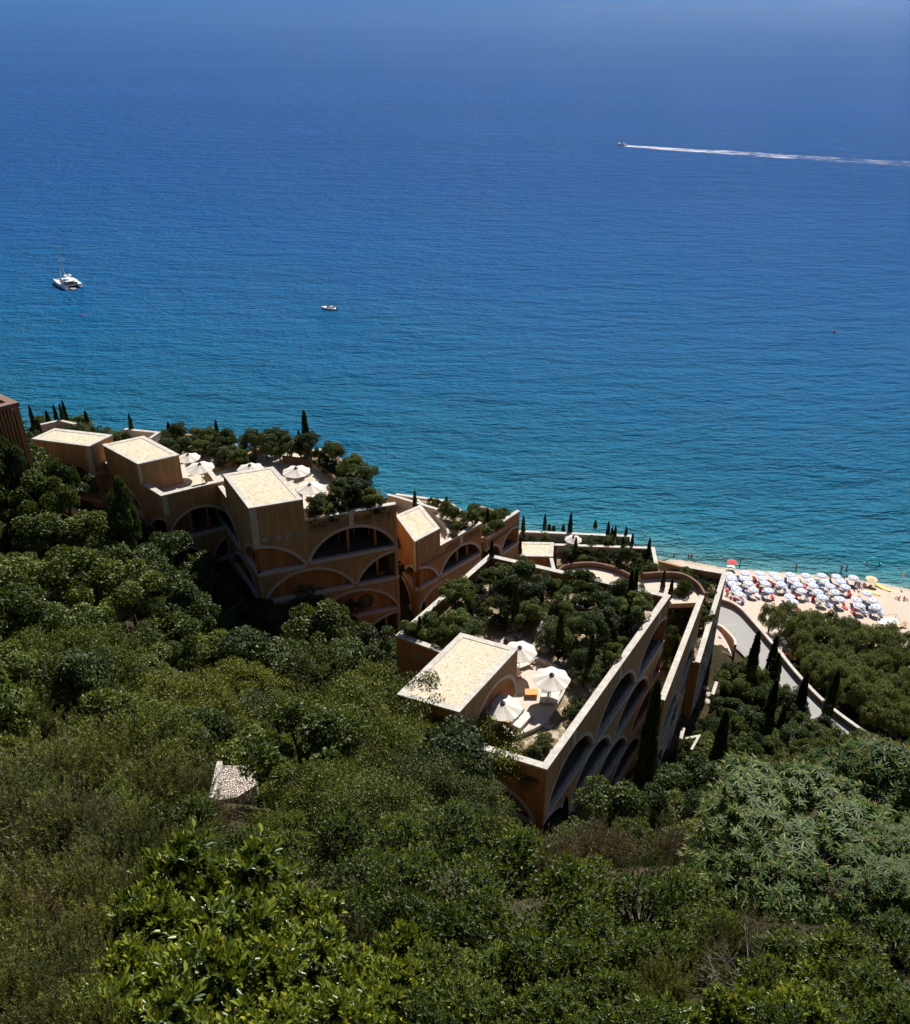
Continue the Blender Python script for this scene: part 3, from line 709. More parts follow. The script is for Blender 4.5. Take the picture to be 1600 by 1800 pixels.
coping(v, [along(F4, 46, 4.45), E4], 33.4, 0.5)
quick('rear_wall', v, M['wall'], lambda b: b.strip([E4, (-1.0, 110), (-8.4, 112), (-9.6, 104)], -0.02, 0.35, 17, 33.0))
coping(v, [E4, (-1.0, 110), (-8.4, 112)], 33.0, 0.45, 0.05)
quick('planter_soil', v, M['soil'], lambda b: b.prism([along(F4, 46, 5.5), along(F4, 46, 12), (-1.2, 109.6), (-5, 110.6), (-2.6, 106.6), (-1.0, 103.4), (-0.9, 100.6)], 32.31, 33.0))
quick('curved_parapet', v, M['coping'], lambda b: b.strip([tuple(p) for p in smooth_line([(-5.2, 110.2), (-3.2, 107.0), (-1.4, 103.9), (-0.7, 101.0), (-1.0, 99.6)], 6)], -0.3, 0.0, 32.3, 33.25))
# ---- low wing stepping down behind the fourth villa
v = empty('villa_wing', (6.5, 104.5, 20)); tag(v, 'small stepped tan wing with an arch, between the fourth villa and the flat-roofed house', 'villa wing')
G4 = (4.3, 103.6)
facade(v, G4, 50, 1, 0, 7.6, [(0, 3.2, 30.6), (3.2, 7.6, 31.6)], 15, [AR(1.0, 2.4, 26.4, 2.4), AR(6.2, 2.3, 26.6, 2.8)], M['wall'])
coping(v, [G4, along(G4, 50, 3.2)], 30.6, 0.5); coping(v, [along(G4, 50, 3.2), along(G4, 50, 7.6)], 31.6, 0.5)
deck(v, [along(G4, 50, .5), along(G4, 50, 7.4), (4, 113), (-0.5, 109.5)], 30.0, 0.6, 'soil', 'planter_soil')
quick('rear_wall', v, M['wall'], lambda b: b.strip([along(G4, 50, 7.6), (4, 113.2), (-0.5, 110.2)], -0.02, 0.35, 15, 30.4))
# ---- flat-roofed house near the sea and its walled gardens
v = empty('house', (14.2, 109.3, 19)); tag(v, 'small white-roofed house with an orange front in the walled garden near the sea', 'house')
block(v, [(14.27, 109.29), (14.78, 113.12), (9.42, 113.26), (9.04, 109.43)], 18, 24, M['wall_red'])
deck(v, [(14.6, 105.8), (28.6, 102.8), (29.5, 111.8), (15.3, 112.7)], 22.6, 2.0, 'soil', 'garden_soil')
deck(v, [(9.6, 113.6), (29.4, 112.5), (26.5, 115.1), (10.0, 116.6)], 22.6, 2.0, 'soil', 'garden_soil')
quick('garden_wall', v, M['trim'], lambda b: (b.strip([(15.35, 112.9), (29.62, 112.0), (28.86, 103.0)], -0.4, 0, 14, 23.9)))
coping(v, [(14.85, 112.95), (29.62, 112.0), (28.86, 103.0), (28.5, 99.2)], 23.9, 0.06, 0.5, 0.16)
quick('garden_wall', v, M['trim'], lambda b: (b.strip([(9.2, 113.4), (9.9, 116.7), (26.62, 115.25), (26.2, 112.6)], 0.0, 0.4, 14, 23.7)))
coping(v, [(9.2, 113.6), (9.9, 116.7), (26.62, 115.25), (26.2, 112.7)], 23.7, 0.5, 0.05)
quick('side_wall', v, M['coping'], lambda b: b.strip([(14.27, 109.2), (14.38, 106.0)], -0.5, 0.02, 14, 24.0))
quick('garden_wall', v, M['trim'], lambda b: b.strip([(9.0, 109.4), (8.6, 105.0), (9.4, 100)], -0.4, 0, 14, 23.6))
deck(v, [tuple(p) for p in smooth_line([(14.9, 106.2), (16.2, 108.0), (19.8, 108.6), (23.0, 107.4), (25.0, 105.4)], 5)] + [(25.6, 103.6), (15.0, 105.6)], 22.68, 0.1, 'paving', 'crescent_terrace')
quick('curved_parapet', v, M['corten'], lambda b: b.strip([tuple(p) for p in smooth_line([(14.8, 106.4), (16.2, 108.1), (19.8, 108.7), (23.0, 107.5), (25.2, 105.3)], 6)], 0.0, 0.3, 22.6, 23.45))
# ---- front villa: cream roof, terrace, roof garden and the first arcade wall
v = empty('villa', (7.73, 54.05, 31)); tag(v, 'front villa with a long cream gravel roof, parasol terrace and tall shaded arcade wall', 'villa', 'arched hillside villas')
A5 = (7.73, 54.05)
rows = []
for s_, (z0, off) in enumerate([(32.5, 5.5), (28.1, 10.75), (23.7, 5.5), (19.3, 10.75)]):
    for k in range(-1, 4):
        c = off + 10.5 * k
        if -4 < c < 33: rows.append(AR(c, 4.95, z0, 4.0 if s_ == 0 else 3.75, pil=(s_ == 0)))
facade(v, A5, 58.06, 1, 0, 29.6, [(0, 29.6, 38.5)], 14, rows, M['wall'], k0=2)
facade(v, A5, 157, -1, 0, 13.2, [(0, 13.2, 38.5)], 24, [AR(5.6, 4.6, 31.8, 3.4), AR(0.3, 4.5, 27.4, 3.4, 'wood')], M['wall_red'], k0=3)
B5 = along(A5, 58.06, 29.6); C5 = (4.0, 87.4); D5 = (-6.0, 72.2); L5 = along(A5, 157, 13.2)
coping(v, [L5, A5, B5], 38.5, 0.62, 0.05, 0.18)
deck(v, [along(A5, 157, .6), along(A5, 58.06, 29.2), C5, (-5.7, 72.2), (-1.2, 69.0), along(A5, 157, 12.8)], 37.3, 0.8, 'soil', 'garden_soil')
quick('garden_wall', v, M['wall_red'], lambda b: b.strip([B5, C5, D5, (-1.4, 69.5), (-0.4, 67.0)], 0.0, 0.4, 20, 38.42))
coping(v, [B5, C5, D5, (-1.4, 69.5)], 38.5, 0.55, 0.06)
H5F = (0.36, 56.01)
facade(v, H5F, 57.2, 1, 0, 9.95, [(0, 9.95, 43.1)], 36.5, [AR(6.1, 3.75, 37.95, 3.7, 'wood', rw=(4.2, 39.6, 0.6))], M['wall'], k0=1)
block(v, [H5F, (5.73, 64.33), (0.53, 66.64), (-4.93, 58.19)], 33, 43.1, M['wall_red'])
ter = [(1.6, 57.9), (3.2, 58.6), (4.84, 59.0), (6.4, 59.7), (7.65, 60.6), (8.7, 62.0), (9.5, 63.4), (10.1, 64.9), (10.4, 66.4), (9.9, 68.0), (8.2, 69.2), (5.5, 69.4), (2, 67.6)]
deck(v, ter, 37.5, 0.3)
quick('curved_parapet', v, M['coping'], lambda b: b.strip([tuple(p) for p in smooth_line([(10.45, 65.6), (10.2, 67.5), (8.3, 69.2), (5.8, 69.6), (2.4, 68.2)], 6)], -0.3, 0.0, 37.3, 38.05))
quick('curved_kerb', v, M['coping'], lambda b: b.strip([tuple(p) for p in smooth_line([(1.7, 57.8), (3.2, 58.5), (4.84, 58.95), (6.4, 59.65), (7.7, 60.55), (8.75, 61.95), (10.1, 64.6), (10.45, 65.6)], 5)], -0.22, 0.0, 37.3, 37.72))
# ---- second and third arcade walls
def arcade(label, A, ang, Lw, zc, z_first, hb, bot, kk, th):
    v = empty('arcade_wall', (A[0], A[1], bot + 3)); tag(v, label, 'arcade wall', 'arcade walls stepping to the beach')
    rows = []
    for s_ in range(5):
        z0 = z_first - 4.35 * s_
        if z0 < bot: break
        for k in range(-1, 4):
            c = hb * (1.1 + (s_ % 2)) + 2 * hb * k
            if -hb < c < Lw + hb: rows.append(AR(c, hb - 0.25, z0, 3.6, pil=(s_ == 0), dep=0.95))
    facade(v, A, ang, 1, 0, Lw, [(0, Lw, zc)], bot, rows, M['wall'], thick=th, k0=kk, ring=0.28)
    B = along(A, ang, Lw)
    coping(v, [A, B], zc, th + 0.06, 0.05, 0.18)
    quick('end_wall', v, M['wall_red'], lambda b: b.strip([along(A, ang, -0.03), along(A, ang, 0.3)], 0.02, 0.9, bot, zc - 0.03))
    return v, B
v7, B7 = arcade('middle shaded arcade wall with narrow arches and an orange end, right of the front villa', (22.26, 71.93), 65.16, 21.0, 30, 21.9, 4.9, 10, 0, 0.55)
quick('rear_garden', v7, M['soil'], lambda b: b.prism([along((22.26, 71.93), 65.16, 11.5), along((22.26, 71.93), 65.16, 20.5), (24.5, 92.5), (23.2, 86)], 10, 21.9))
ctr = [tuple(p) for p in smooth_line([(24.5, 96.4), (27.3, 96.7), (29.6, 96.3), (31.0, 94.4), (31.4, 92.0)], 6)]
deck(v7, ctr + [(30.6, 91.3), (24.6, 90.9)], 28.9, 0.7, 'paving', 'crescent_terrace')
quick('terrace_base', v7, M['wall'], lambda b: b.prism([(24.8, 95.9), (30.0, 95.4), (30.6, 91.6), (25, 91.3)], 12, 28.2))
quick('curved_parapet', v7, M['corten'], lambda b: b.strip(ctr, -0.02, 0.28, 28.3, 29.85))
low = [tuple(p) for p in smooth_line([(22.9, 84.6), (24.7, 85.6), (26.0, 87.2), (27.7, 89.9), (28.2, 91.7), (27.2, 92.6)], 6)]
deck(v7, low + [(23.5, 91), (21.5, 84.5)], 22.3, 0.5, 'paver', 'paved_court')
quick('court_kerb', v7, M['coping'], lambda b: b.strip(low, -0.3, 0.0, 21.9, 22.75))
v8, B8 = arcade('farthest shaded arcade wall with a pale leaning coping, next to the beach parasols', (30.87, 87.73), 66.64, 22.2, 22, 13.9, 4.7, 3, 1, 0.55)
deck(v8, [along((30.87, 87.73), 66.64, 2.0), along((30.87, 87.73), 66.64, 22), (33.6, 110.2), (30.2, 104), (31.5, 97), (28.6, 90)], 20.8, 0.8, 'soil', 'garden_soil')
quick('garden_wall', v8, M['wall'], lambda b: b.strip([B8, (36.6, 109.1), (33.6, 110.2), (30.2, 112)], 0.0, 0.4, 6, 21.9))
coping(v8, [B8, (36.6, 109.1), (33.6, 110.2)], 21.95, 0.5, 0.05)
quick('near_wall', v8, M['wall_red'], lambda b: b.strip([(30.6, 87.6), (28.0, 88.9)], -0.4, 0, 6, 21.4))
# white crescent forecourt and curved orange wall at the foot of the last arcade
fc = empty('forecourt', (40.5, 107, 8)); tag(fc, 'white crescent forecourt with a curved orange wall beside the road', 'forecourt')
cw = [tuple(p) for p in smooth_line([(41.2, 114.2), (42.1, 112.6), (42.6, 110.3), (42.7, 108.4), (42.3, 106.6)], 6)]
deck(fc, cw + [(40.6, 104.0), (38.8, 104.0), (37.5, 108), (39.8, 113)], 8.12, 0.6, 'coping', 'paved_floor')
quick('curved_wall', fc, M['wall_red'], lambda b: b.strip(cw, 0.0, 0.3, 6, [8.3 + 1.6 * i / (len(cw) - 1) for i in range(len(cw))]))
quick('wall_coping', fc, M['coping'], lambda b: b.strip(cw, -0.04, 0.34, [8.3 + 1.6 * i / (len(cw) - 1) for i in range(len(cw))], [8.42 + 1.6 * i / (len(cw) - 1) for i in range(len(cw))]))
quick('inner_kerb', fc, M['corten'], lambda b: b.strip([(39.6, 109.2), (40.6, 107.0), (41.9, 105.6)], 0, 0.25, 8.12, 8.5))
# ---- slatted tower at the left edge
TW = empty('tower', (-48.6, 92, 38)); tag(TW, 'tall brown tower clad in upright timber slats at the left edge', 'tower')
T0 = np.array(uz(30, 707, 56)[:2]); Tl = np.array(uz(-40, 724, 56)[:2]); dr = (Tl - T0) / np.linalg.norm(Tl - T0); Tb = np.array(uz(0, 693.5, 56)[:2]); nr = (Tb - T0) / np.linalg.norm(Tb - T0)
tq = lambda u, w: tuple(T0 + dr * u + nr * w)
Tw, Td = 9.0, 8.0
quick('core', TW, M['slatwood'], lambda b: b.prism([tq(.12, .12), tq(Tw, .12), tq(Tw, Td - .12), tq(.12, Td - .12)], 34, 55.0))
sl = MB(); sl.box(-.10, .10, -.12, .12, 36, 55.6); slm = sl.mesh('slat', M['slatwood'])
def slat(p, a):
    s_ = bpy.data.objects.new('slat', slm); COL.objects.link(s_); s_.parent = TW
    s_.location = (p[0] - TW.location.x, p[1] - TW.location.y, -TW.location.z); s_.rotation_euler = (0, 0, a)
an = math.atan2(dr[1], dr[0])
for k in range(25): slat(tq(0.1 + k * 0.36, -0.06), an)
for k in range(1, 22): slat(tq(-0.06, k * 0.36), math.atan2(nr[1], nr[0]))
quick('rim', TW, M['slatrim'], lambda b: b.strip([tq(-.15, -.15), tq(Tw, -.15), tq(Tw, Td), tq(-.15, Td)], 0.0, -0.9 if (dr[0] * nr[1] - dr[1] * nr[0]) < 0 else 0.9, 55.55, 56.0, closed=True))
quick('roof_well', TW, M['black'], lambda b: b.prism([tq(.5, .5), tq(Tw - .5, .5), tq(Tw - .5, Td - .5), tq(.5, Td - .5)], 55.01, 55.2))
# ---- stairs beside the first villa, cobbled path below, low garden walls by the sea side
st = empty('stairs', (-44, 92, 40)); tag(st, 'flight of pale stone steps climbing between shrubs below the far left villa', 'stairs')
for k in range(13):
    pa = uz(82 + k * 5.6, 873 + k * 2.6 + (k % 2) * 0.6, 41.4 - 0.17 * k)
    q = MB(); q.box(-.55, .55, -.17, .17, -.6, 0); s_ = wlink('step', q.mesh('step', M['coping']), st)
    s_.location = tuple(pa); s_.rotation_euler = (0, 0, 0.15)
pa_ = [uz(*p, z)[:2] for p, z in (((385, 1465), 60.4), ((395, 1380), 61.2), ((455, 1390), 60.8), ((460, 1440), 60.2), ((430, 1465), 60.0))]
cp = empty('path', tuple(uz(425, 1425, 60.6))); tag(cp, kind='structure')
zf = max(gz(*p) for p in pa_)
quick('cobbles', cp, M['cobble'], lambda b: b.prism([tuple(p) for p in pa_], zf - 2.5, zf + 0.15))
quick('edging', cp, M['coping'], lambda b: b.strip([tuple(p) for p in (pa_[1], pa_[0])], -0.15, 0.1, zf - 2, zf + 0.45))
def low_wall(label, pix, z, h=0.9, dz=6, w=.35):
    wd_ = w; w = empty('garden_wall', tuple(uz(*pix[0], z))); tag(w, label, 'wall', 'low garden walls on the slope')
    pts = [tuple(uz(*p, z)[:2]) for p in pix]
    quick('wall_body', w, M['trim'], lambda b: b.strip(pts, 0.0, wd_, z - dz, z)); coping(w, pts, z, wd_ + .05, 0.05, 0.12)
low_wall('pale wall edging the garden behind the second villa', [(218, 756), (275, 762), (262, 771)], 44)
low_wall('short pale wall corner among shrubs behind the parasols of the second villa', [(343, 757), (358, 764)], 43)
low_wall('pale wall glimpsed behind the cypresses near the tower', [(72, 748), (105, 741), (132, 747)], 44.5)
low_wall('long white parapet on the sea edge behind the fourth villa', [(680, 871), (700, 876), (768, 897)], 33.8)
low_wall('pale wall beside the tall cypress pair behind the tallest villa', [(548, 795), (572, 791)], 41.5)
low_wall('bent white wall on the wooded bank right of the middle arcade', [(1206, 1300), (1226, 1296), (1214, 1318)], 16.5, dz=3, w=.2)
low_wall('short white wall stub at the foot of the middle arcade', [(1199, 1300), (1204, 1281)], 17.5, dz=4)
low_wall('white step wall at the foot of the farthest arcade', [(1255, 1222), (1262, 1200)], 12, dz=3)
for k, (px_, py_) in enumerate([(896, 1379), (908, 1397), (922, 1418)]):
    w = empty('planter_box', tuple(uz(px_, py_, 33.6 - k * 0.55))); tag(w, ['upper', 'middle', 'lowest'][k] + ' white-topped orange step block beside the front villa wall', 'step block', 'step blocks beside the front villa')
    c_ = uz(px_, py_, 33.6 - k * 0.55)
    quick('block_body', w, M['wall_red'], lambda b: b.box(c_[0] - .55, c_[0] + .55, c_[1] - .3, c_[1] + .5, c_[2] - 2.5, c_[2] - .12))
    quick('block_cap', w, M['coping'], lambda b: b.box(c_[0] - .6, c_[0] + .6, c_[1] - .35, c_[1] + .55, c_[2] - .12, c_[2]))
# ------------------------------------------------------------------ plant prototypes
RNG = np.random.default_rng(7)
def unit(v): return v / (np.linalg.norm(v, axis=-1, keepdims=True) + 1e-9)
def rdir(n, zmin=-1.0):
    z = RNG.uniform(zmin, 1, n); a = RNG.uniform(0, 2 * np.pi, n); r = np.sqrt(1 - z * z)
    return np.stack([r * np.cos(a), r * np.sin(a), z], 1)
def leaves(name, pos, dirs, ln, wd, m, tint=None, curl=0.0, face=None):
    """diamond leaves, one quad each; face = direction the blades tend to look"""
    n = len(pos); side = unit(np.cross(dirs, rdir(n) if face is None else unit(face + rdir(n) * 0.55)))
    nrm = np.cross(side, dirs)
    mid = pos + dirs * (ln * 0.45)[:, None] + nrm * (ln * curl)[:, None]
    V = np.stack([pos, mid - side * (wd / 2)[:, None], pos + dirs * ln[:, None], mid + side * (wd / 2)[:, None]], 1).reshape(-1, 3)
    F = np.arange(4 * n).reshape(n, 4)
    return np_mesh(name, V, F, m, False, RNG.random(n) if tint is None else tint)
def big_leaves(name, pos, dirs, ln, wd, m, up, droop=0.0, tint=None):
    """folded leaves with a midrib, eight triangles each; up = direction the upper side faces"""
    n = len(pos); side = unit(np.cross(dirs, up)); nr = unit(np.cross(side, dirs))
    L1 = ln[:, None]; Wd = wd[:, None]
    ax = lambda t, dr: pos + dirs * L1 * t + nr * L1 * (-droop * t * t) + dr
    lift = nr * Wd * 0.22
    P = [ax(0.0, 0), ax(0.5, 0), ax(1.0, 0),
         ax(0.28, lift) + side * Wd * 0.40, ax(0.66, lift) + side * Wd * 0.44,
         ax(0.28, lift) - side * Wd * 0.40, ax(0.66, lift) - side * Wd * 0.44]
    V = np.stack(P, 1).reshape(-1, 3)
    q = np.array([(0, 3, 4, 1), (1, 4, 2, 2), (0, 1, 6, 5), (1, 2, 6, 6)])
    b = (np.arange(n) * 7)[:, None]
    F4 = np.concatenate([b + np.array([[0, 3, 4, 1]]), b + np.array([[0, 1, 6, 5]])])
    F3 = np.concatenate([b + np.array([[1, 4, 2]]), b + np.array([[1, 2, 6]])])
    me = bpy.data.meshes.new(name)
    t = RNG.random(n) if tint is None else tint
    nf4, nf3 = len(F4), len(F3)
    me.vertices.add(len(V)); me.vertices.foreach_set('co', V.astype(np.float32).ravel())
    me.loops.add(nf4 * 4 + nf3 * 3); me.loops.foreach_set('vertex_index', np.concatenate([F4.ravel(), F3.ravel()]).astype(np.int32))
    me.polygons.add(nf4 + nf3)
    me.polygons.foreach_set('loop_start', np.concatenate([np.arange(nf4) * 4, nf4 * 4 + np.arange(nf3) * 3]).astype(np.int32))
    me.polygons.foreach_set('use_smooth', np.ones(nf4 + nf3, bool)); me.materials.append(m); me.update(calc_edges=True)
    at = me.attributes.new('tint', 'FLOAT', 'FACE'); at.data.foreach_set('value', np.concatenate([t, t, t, t]).astype(np.float32))
    me.validate(); return me
def limbs(name, tips, base_r, h_fork, m, wob=0.25, seg=5, lean=(0, 0), tipr=0.02):
    b = MB(); fork = np.array([lean[0], lean[1], h_fork])
    b.tube([(0, 0, -0.5), (lean[0] * 0.3, lean[1] * 0.3, h_fork * 0.5), fork], [base_r * 1.25, base_r, base_r * 0.8], 7)
    for t in tips:
        t = np.array(t, float); mid = fork + (t - fork) * 0.5 + RNG.normal(0, wob, 3) * np.linalg.norm(t - fork) * 0.25
        b.tube([fork - np.array([0, 0, 0.1]), mid, t], [base_r * 0.6, base_r * 0.36, tipr], seg, cap=False)
    return b.mesh(name, m, True)
def clumps(n, rx, rz, zc, rmin, rmax, flat=0.0, zlow=-0.5):
    d = rdir(n, zlow); k = RNG.uniform(0.45, 1.0, n) ** 0.6
    c = d * np.array([rx, rx, rz]) * k[:, None]; c[:, 2] += zc
    return c, RNG.uniform(rmin, rmax, n)
def clump_cloud(c, r, n, ln, wd, name, m, squash=(1, 1, 0.8), up=0.25, zmin=-0.45, shell=0.7):
    mid_ = np.array([0, 0, c[:, 2].mean() - 0.3 * np.ptp(c[:, 2])])
    w = r ** 2; idx = RNG.choice(len(c), n, p=w / w.sum()); d = rdir(n, zmin)
    rad = r[idx] * (shell + (1 - shell) * RNG.random(n) ** 0.7) * (1 + 0.25 * RNG.random(n) ** 3)
    pos = c[idx] + d * rad[:, None] * np.array(squash)
    tang = unit(np.cross(d, rdir(n)))
    dirs = unit(tang + d * 0.45 + np.array([0, 0, up]) + rdir(n) * 0.25)
    s = RNG.uniform(0.7, 1.35, n)
    return leaves(name, pos, dirs, ln * s, wd * s, m, curl=0.08, face=unit(d * 0.75 + unit(pos - mid_) * 0.9 + np.array([0, 0, 0.1])))
PROTO = {}
def proto(kind, parts, r, h): PROTO.setdefault(kind, []).append((parts, r, h))
def round_tree(kind, m, r, h, nc, nl, ln, squash=(1, 1, 0.8)):
    # a few uneven boughs, each carrying clumps of leaves on its outside
    zc = h - r * 0.85; nb = int(RNG.integers(4, 7)); ba = RNG.uniform(0, 6.28) + np.arange(nb) * 6.28 / nb + RNG.normal(0, 0.3, nb)
    bc = np.stack([np.cos(ba), np.sin(ba), np.zeros(nb)], 1) * (r * RNG.uniform(0.22, 0.55, nb))[:, None]; bc[:, 2] = zc + RNG.uniform(-0.35, 0.38, nb) * r
    br = r * RNG.uniform(0.34, 0.58, nb); bi = RNG.choice(nb, nc, p=br ** 2 / (br ** 2).sum()); bd = rdir(nc, -0.45)
    c = bc[bi] + bd * (br[bi] * RNG.uniform(0.7, 1.08, nc))[:, None]; cr = r * RNG.uniform(0.13, 0.30, nc)
    tips = c[RNG.choice(nc, min(nc, 9), False)]
    proto(kind, [('crown', clump_cloud(c, cr, nl, ln, ln * 0.6, kind + '_crown', m, squash)), ('trunk', limbs(kind + '_trunk', tips, 0.05 * r + 0.04, max(0.5, zc - r * 0.5), M['bark']))], r, h)
for k in range(3): round_tree('dark', L['dark'], 2.3, 4.6, 44 + 4 * k, 12500, 0.16)
for k in range(3): round_tree('mid', L['mid'], 2.1, 4.2, 42 + 4 * k, 11500, 0.15)
for k in range(2): round_tree('olive', L['olive'], 1.3, 1.9, 30, 6500, 0.115)
for k in range(2): round_tree('shrub', L['dark'], 1.15, 1.6, 28, 6000, 0.115)
def feather_tree(k):
    r, h = 3.0, 4.6; nc = 60; d = rdir(nc, 0.0); q = RNG.uniform(0.55, 1.08, nc)
    c = d * np.array([r, r, 2.3]) * q[:, None]; c[:, 2] += h - 2.6; cr = RNG.uniform(0.35, 0.75, nc)
    n = 15000; idx = RNG.integers(0, nc, n); dd = rdir(n, -0.6)
    pos = c[idx] + dd * (cr[idx] * RNG.random(n) ** 0.45)[:, None] * np.array([1.25, 1.25, 0.5])
    dirs = unit(unit(c[idx] - np.array([0, 0, h - 3.5])) * 0.8 + rdir(n) * 0.9)
    s = RNG.uniform(0.7, 1.4, n)
    tr = limbs('feather_trunk', c[::3], 0.13, 1.2, M['bark'], 0.4)
    proto('feather', [('crown', leaves('feather_crown', pos, dirs, 0.13 * s, 0.055 * s, L['feather'], curl=0.1, face=unit(dd * 0.5 + unit(pos - np.array([0, 0, h - 3.2])) * 1.1 + np.array([0, 0, 0.2])))), ('trunk', tr)], r, h)
for k in range(3): feather_tree(k)
def rosette_shrub(kind, m, r, h, nros, per, ln, wd, spread):
    # rosettes of upright leaves over a lumpy mound
    nc = 22; c, cr = clumps(nc, r * 0.72, h * 0.48, h * 0.42, r * 0.22, r * 0.38, zlow=-0.05)
    idx = RNG.choice(nc, nros, p=cr ** 2 / (cr ** 2).sum()); d = rdir(nros, -0.25)
    tip = c[idx] + d * (cr[idx] * RNG.uniform(0.75, 1.05, nros))[:, None]
    ax = unit(d * 0.5 + unit(tip - np.array([0, 0, h * 0.2])) * 0.75 + np.array([0, 0, 0.4]) + RNG.normal(0, 0.15, (nros, 3)))
    i = np.repeat(np.arange(nros), per); n = len(i)
    a = RNG.uniform(0, 2 * np.pi, n); e1 = unit(np.cross(ax, [0.3, 0.9, 0.1])); e2 = np.cross(ax, e1)
    rad = e1[i] * np.cos(a)[:, None] + e2[i] * np.sin(a)[:, None]
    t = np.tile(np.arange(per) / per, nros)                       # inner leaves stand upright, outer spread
    dirs = unit(ax[i] * (1.0 - 0.75 * t)[:, None] + rad * (spread * (0.35 + t))[:, None] + RNG.normal(0, 0.1, (n, 3)))
    pos = tip[i] - ax[i] * (t * ln * 1.1)[:, None]
    s = RNG.uniform(0.75, 1.2, n) * (1 - 0.15 * t)
    tint = np.clip(0.08 + 0.92 * (1 - t) ** 1.3 * RNG.random(n) ** 0.5 + (RNG.random(n) < 0.02) * 0.5, 0, 1)  # older outer leaves darker; sunlit tips and shaded depth painted in too
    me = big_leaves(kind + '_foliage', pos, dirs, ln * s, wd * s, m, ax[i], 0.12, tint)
    tr = limbs(kind + '_stem', c, 0.05, h * 0.12, M['bark'], 0.4)
    proto(kind, [('foliage', me), ('stem', tr)], r, h)
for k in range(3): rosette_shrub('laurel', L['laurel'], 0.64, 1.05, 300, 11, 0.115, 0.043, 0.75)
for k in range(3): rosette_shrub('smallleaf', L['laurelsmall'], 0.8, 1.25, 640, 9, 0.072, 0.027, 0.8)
def heath_shrub(kind, m, r, h, ns, tipm=None):
    base = rdir(ns, 0.15) * np.array([r * 0.75, r * 0.75, 0]) * RNG.uniform(0.1, 1, ns)[:, None] ** 0.6
    top = h * (1 - 0.45 * (np.linalg.norm(base[:, :2], axis=1) / r) ** 2) * RNG.uniform(0.6, 1.05, ns)
    ax = unit(np.stack([base[:, 0] * 0.7 / r, base[:, 1] * 0.7 / r, np.ones(ns)], 1) + RNG.normal(0, 0.2, (ns, 3)))
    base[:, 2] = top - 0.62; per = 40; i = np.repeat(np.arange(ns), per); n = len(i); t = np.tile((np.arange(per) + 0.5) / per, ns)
    ln = 0.70 * RNG.uniform(0.7, 1.3, ns)
    pos = base[i] + ax[i] * (t * ln[i])[:, None]; a = RNG.uniform(0, 2 * np.pi, n)
    e1 = unit(np.cross(ax, [0.2, 0.95, 0.05])); e2 = np.cross(ax, e1); rad = e1[i] * np.cos(a)[:, None] + e2[i] * np.sin(a)[:, None]
    dirs = unit(ax[i] * 0.9 + rad * 0.75 + RNG.normal(0, 0.12, (n, 3))); s = (1.15 - 0.55 * t) * RNG.uniform(0.7, 1.3, n)
    tint = np.clip(t * 0.8 + RNG.normal(0, 0.15, n), 0, 1)  # dark base to pale tip: sunlit ends of the sprays put into the tint
    tr = MB()
    for k in RNG.choice(ns, 26, False): tr.tube([(0, 0, -0.2), base[k] * np.array([0.55, 0.55, 0.5]), base[k], base[k] + ax[k] * 0.2], [0.025, 0.016, 0.009, 0.004], 4, cap=False)
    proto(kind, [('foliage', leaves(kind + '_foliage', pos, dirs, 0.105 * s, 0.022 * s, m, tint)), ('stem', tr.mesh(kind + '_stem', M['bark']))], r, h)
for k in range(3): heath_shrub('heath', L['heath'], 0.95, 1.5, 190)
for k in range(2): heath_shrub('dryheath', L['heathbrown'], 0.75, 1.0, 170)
def chestnut(k):
    r, h = 2.0, 4.4; nc = 52; zc = h - 2.0; dd = rdir(nc, -0.35); c = dd * np.array([r * 0.82, r * 0.82, 1.65]) * RNG.uniform(0.75, 1.02, nc)[:, None]; c[:, 2] += zc; cr = RNG.uniform(0.26, 0.52, nc)
    nr = 1500; idx = RNG.choice(nc, nr, p=cr ** 2 / (cr ** 2).sum()); d = rdir(nr, -0.45)
    tip = c[idx] + d * (cr[idx] * RNG.uniform(0.8, 1.05, nr))[:, None]
    ax = unit(d * 0.6 + unit(tip - np.array([0, 0, zc - 0.5])) * 0.7 + np.array([0, 0, 0.35])); e1 = unit(np.cross(ax, [0.3, 0.9, 0.1])); e2 = np.cross(ax, e1)
    per = 9; i = np.repeat(np.arange(nr), per); n = len(i); a = np.tile(np.arange(per) * 2.4, nr) + RNG.uniform(0, 6, nr)[i]
    rad = e1[i] * np.cos(a)[:, None] + e2[i] * np.sin(a)[:, None]
    dirs = unit(rad + ax[i] * RNG.uniform(-0.15, 0.55, n)[:, None]); s = RNG.uniform(0.75, 1.2, n)
    fo = big_leaves('chestnut_crown', tip[i], dirs, 0.145 * s, 0.034 * s, L['chestnut'], ax[i], 0.38)
    ck = np.where(RNG.random(nr) < 0.6)[0]; per = 13; j = np.repeat(ck, per); n = len(j); a = RNG.uniform(0, 2 * np.pi, n)
    rad = e1[j] * np.cos(a)[:, None] + e2[j] * np.sin(a)[:, None]
    dirs = unit(rad * RNG.uniform(0.2, 0.9, n)[:, None] + ax[j]); s = RNG.uniform(0.6, 1.2, n)
    ca = leaves('chestnut_catkins', tip[j], dirs, 0.14 * s, 0.012 * s, L['catkin'])
    proto('chestnut', [('crown', fo), ('catkins', ca), ('trunk', limbs('chestnut_trunk', c[::2] * np.array([.8, .8, .9]), 0.14, 1.6, M['bark'], 0.4, 6))], r, h)
for k in range(2): chestnut(k)
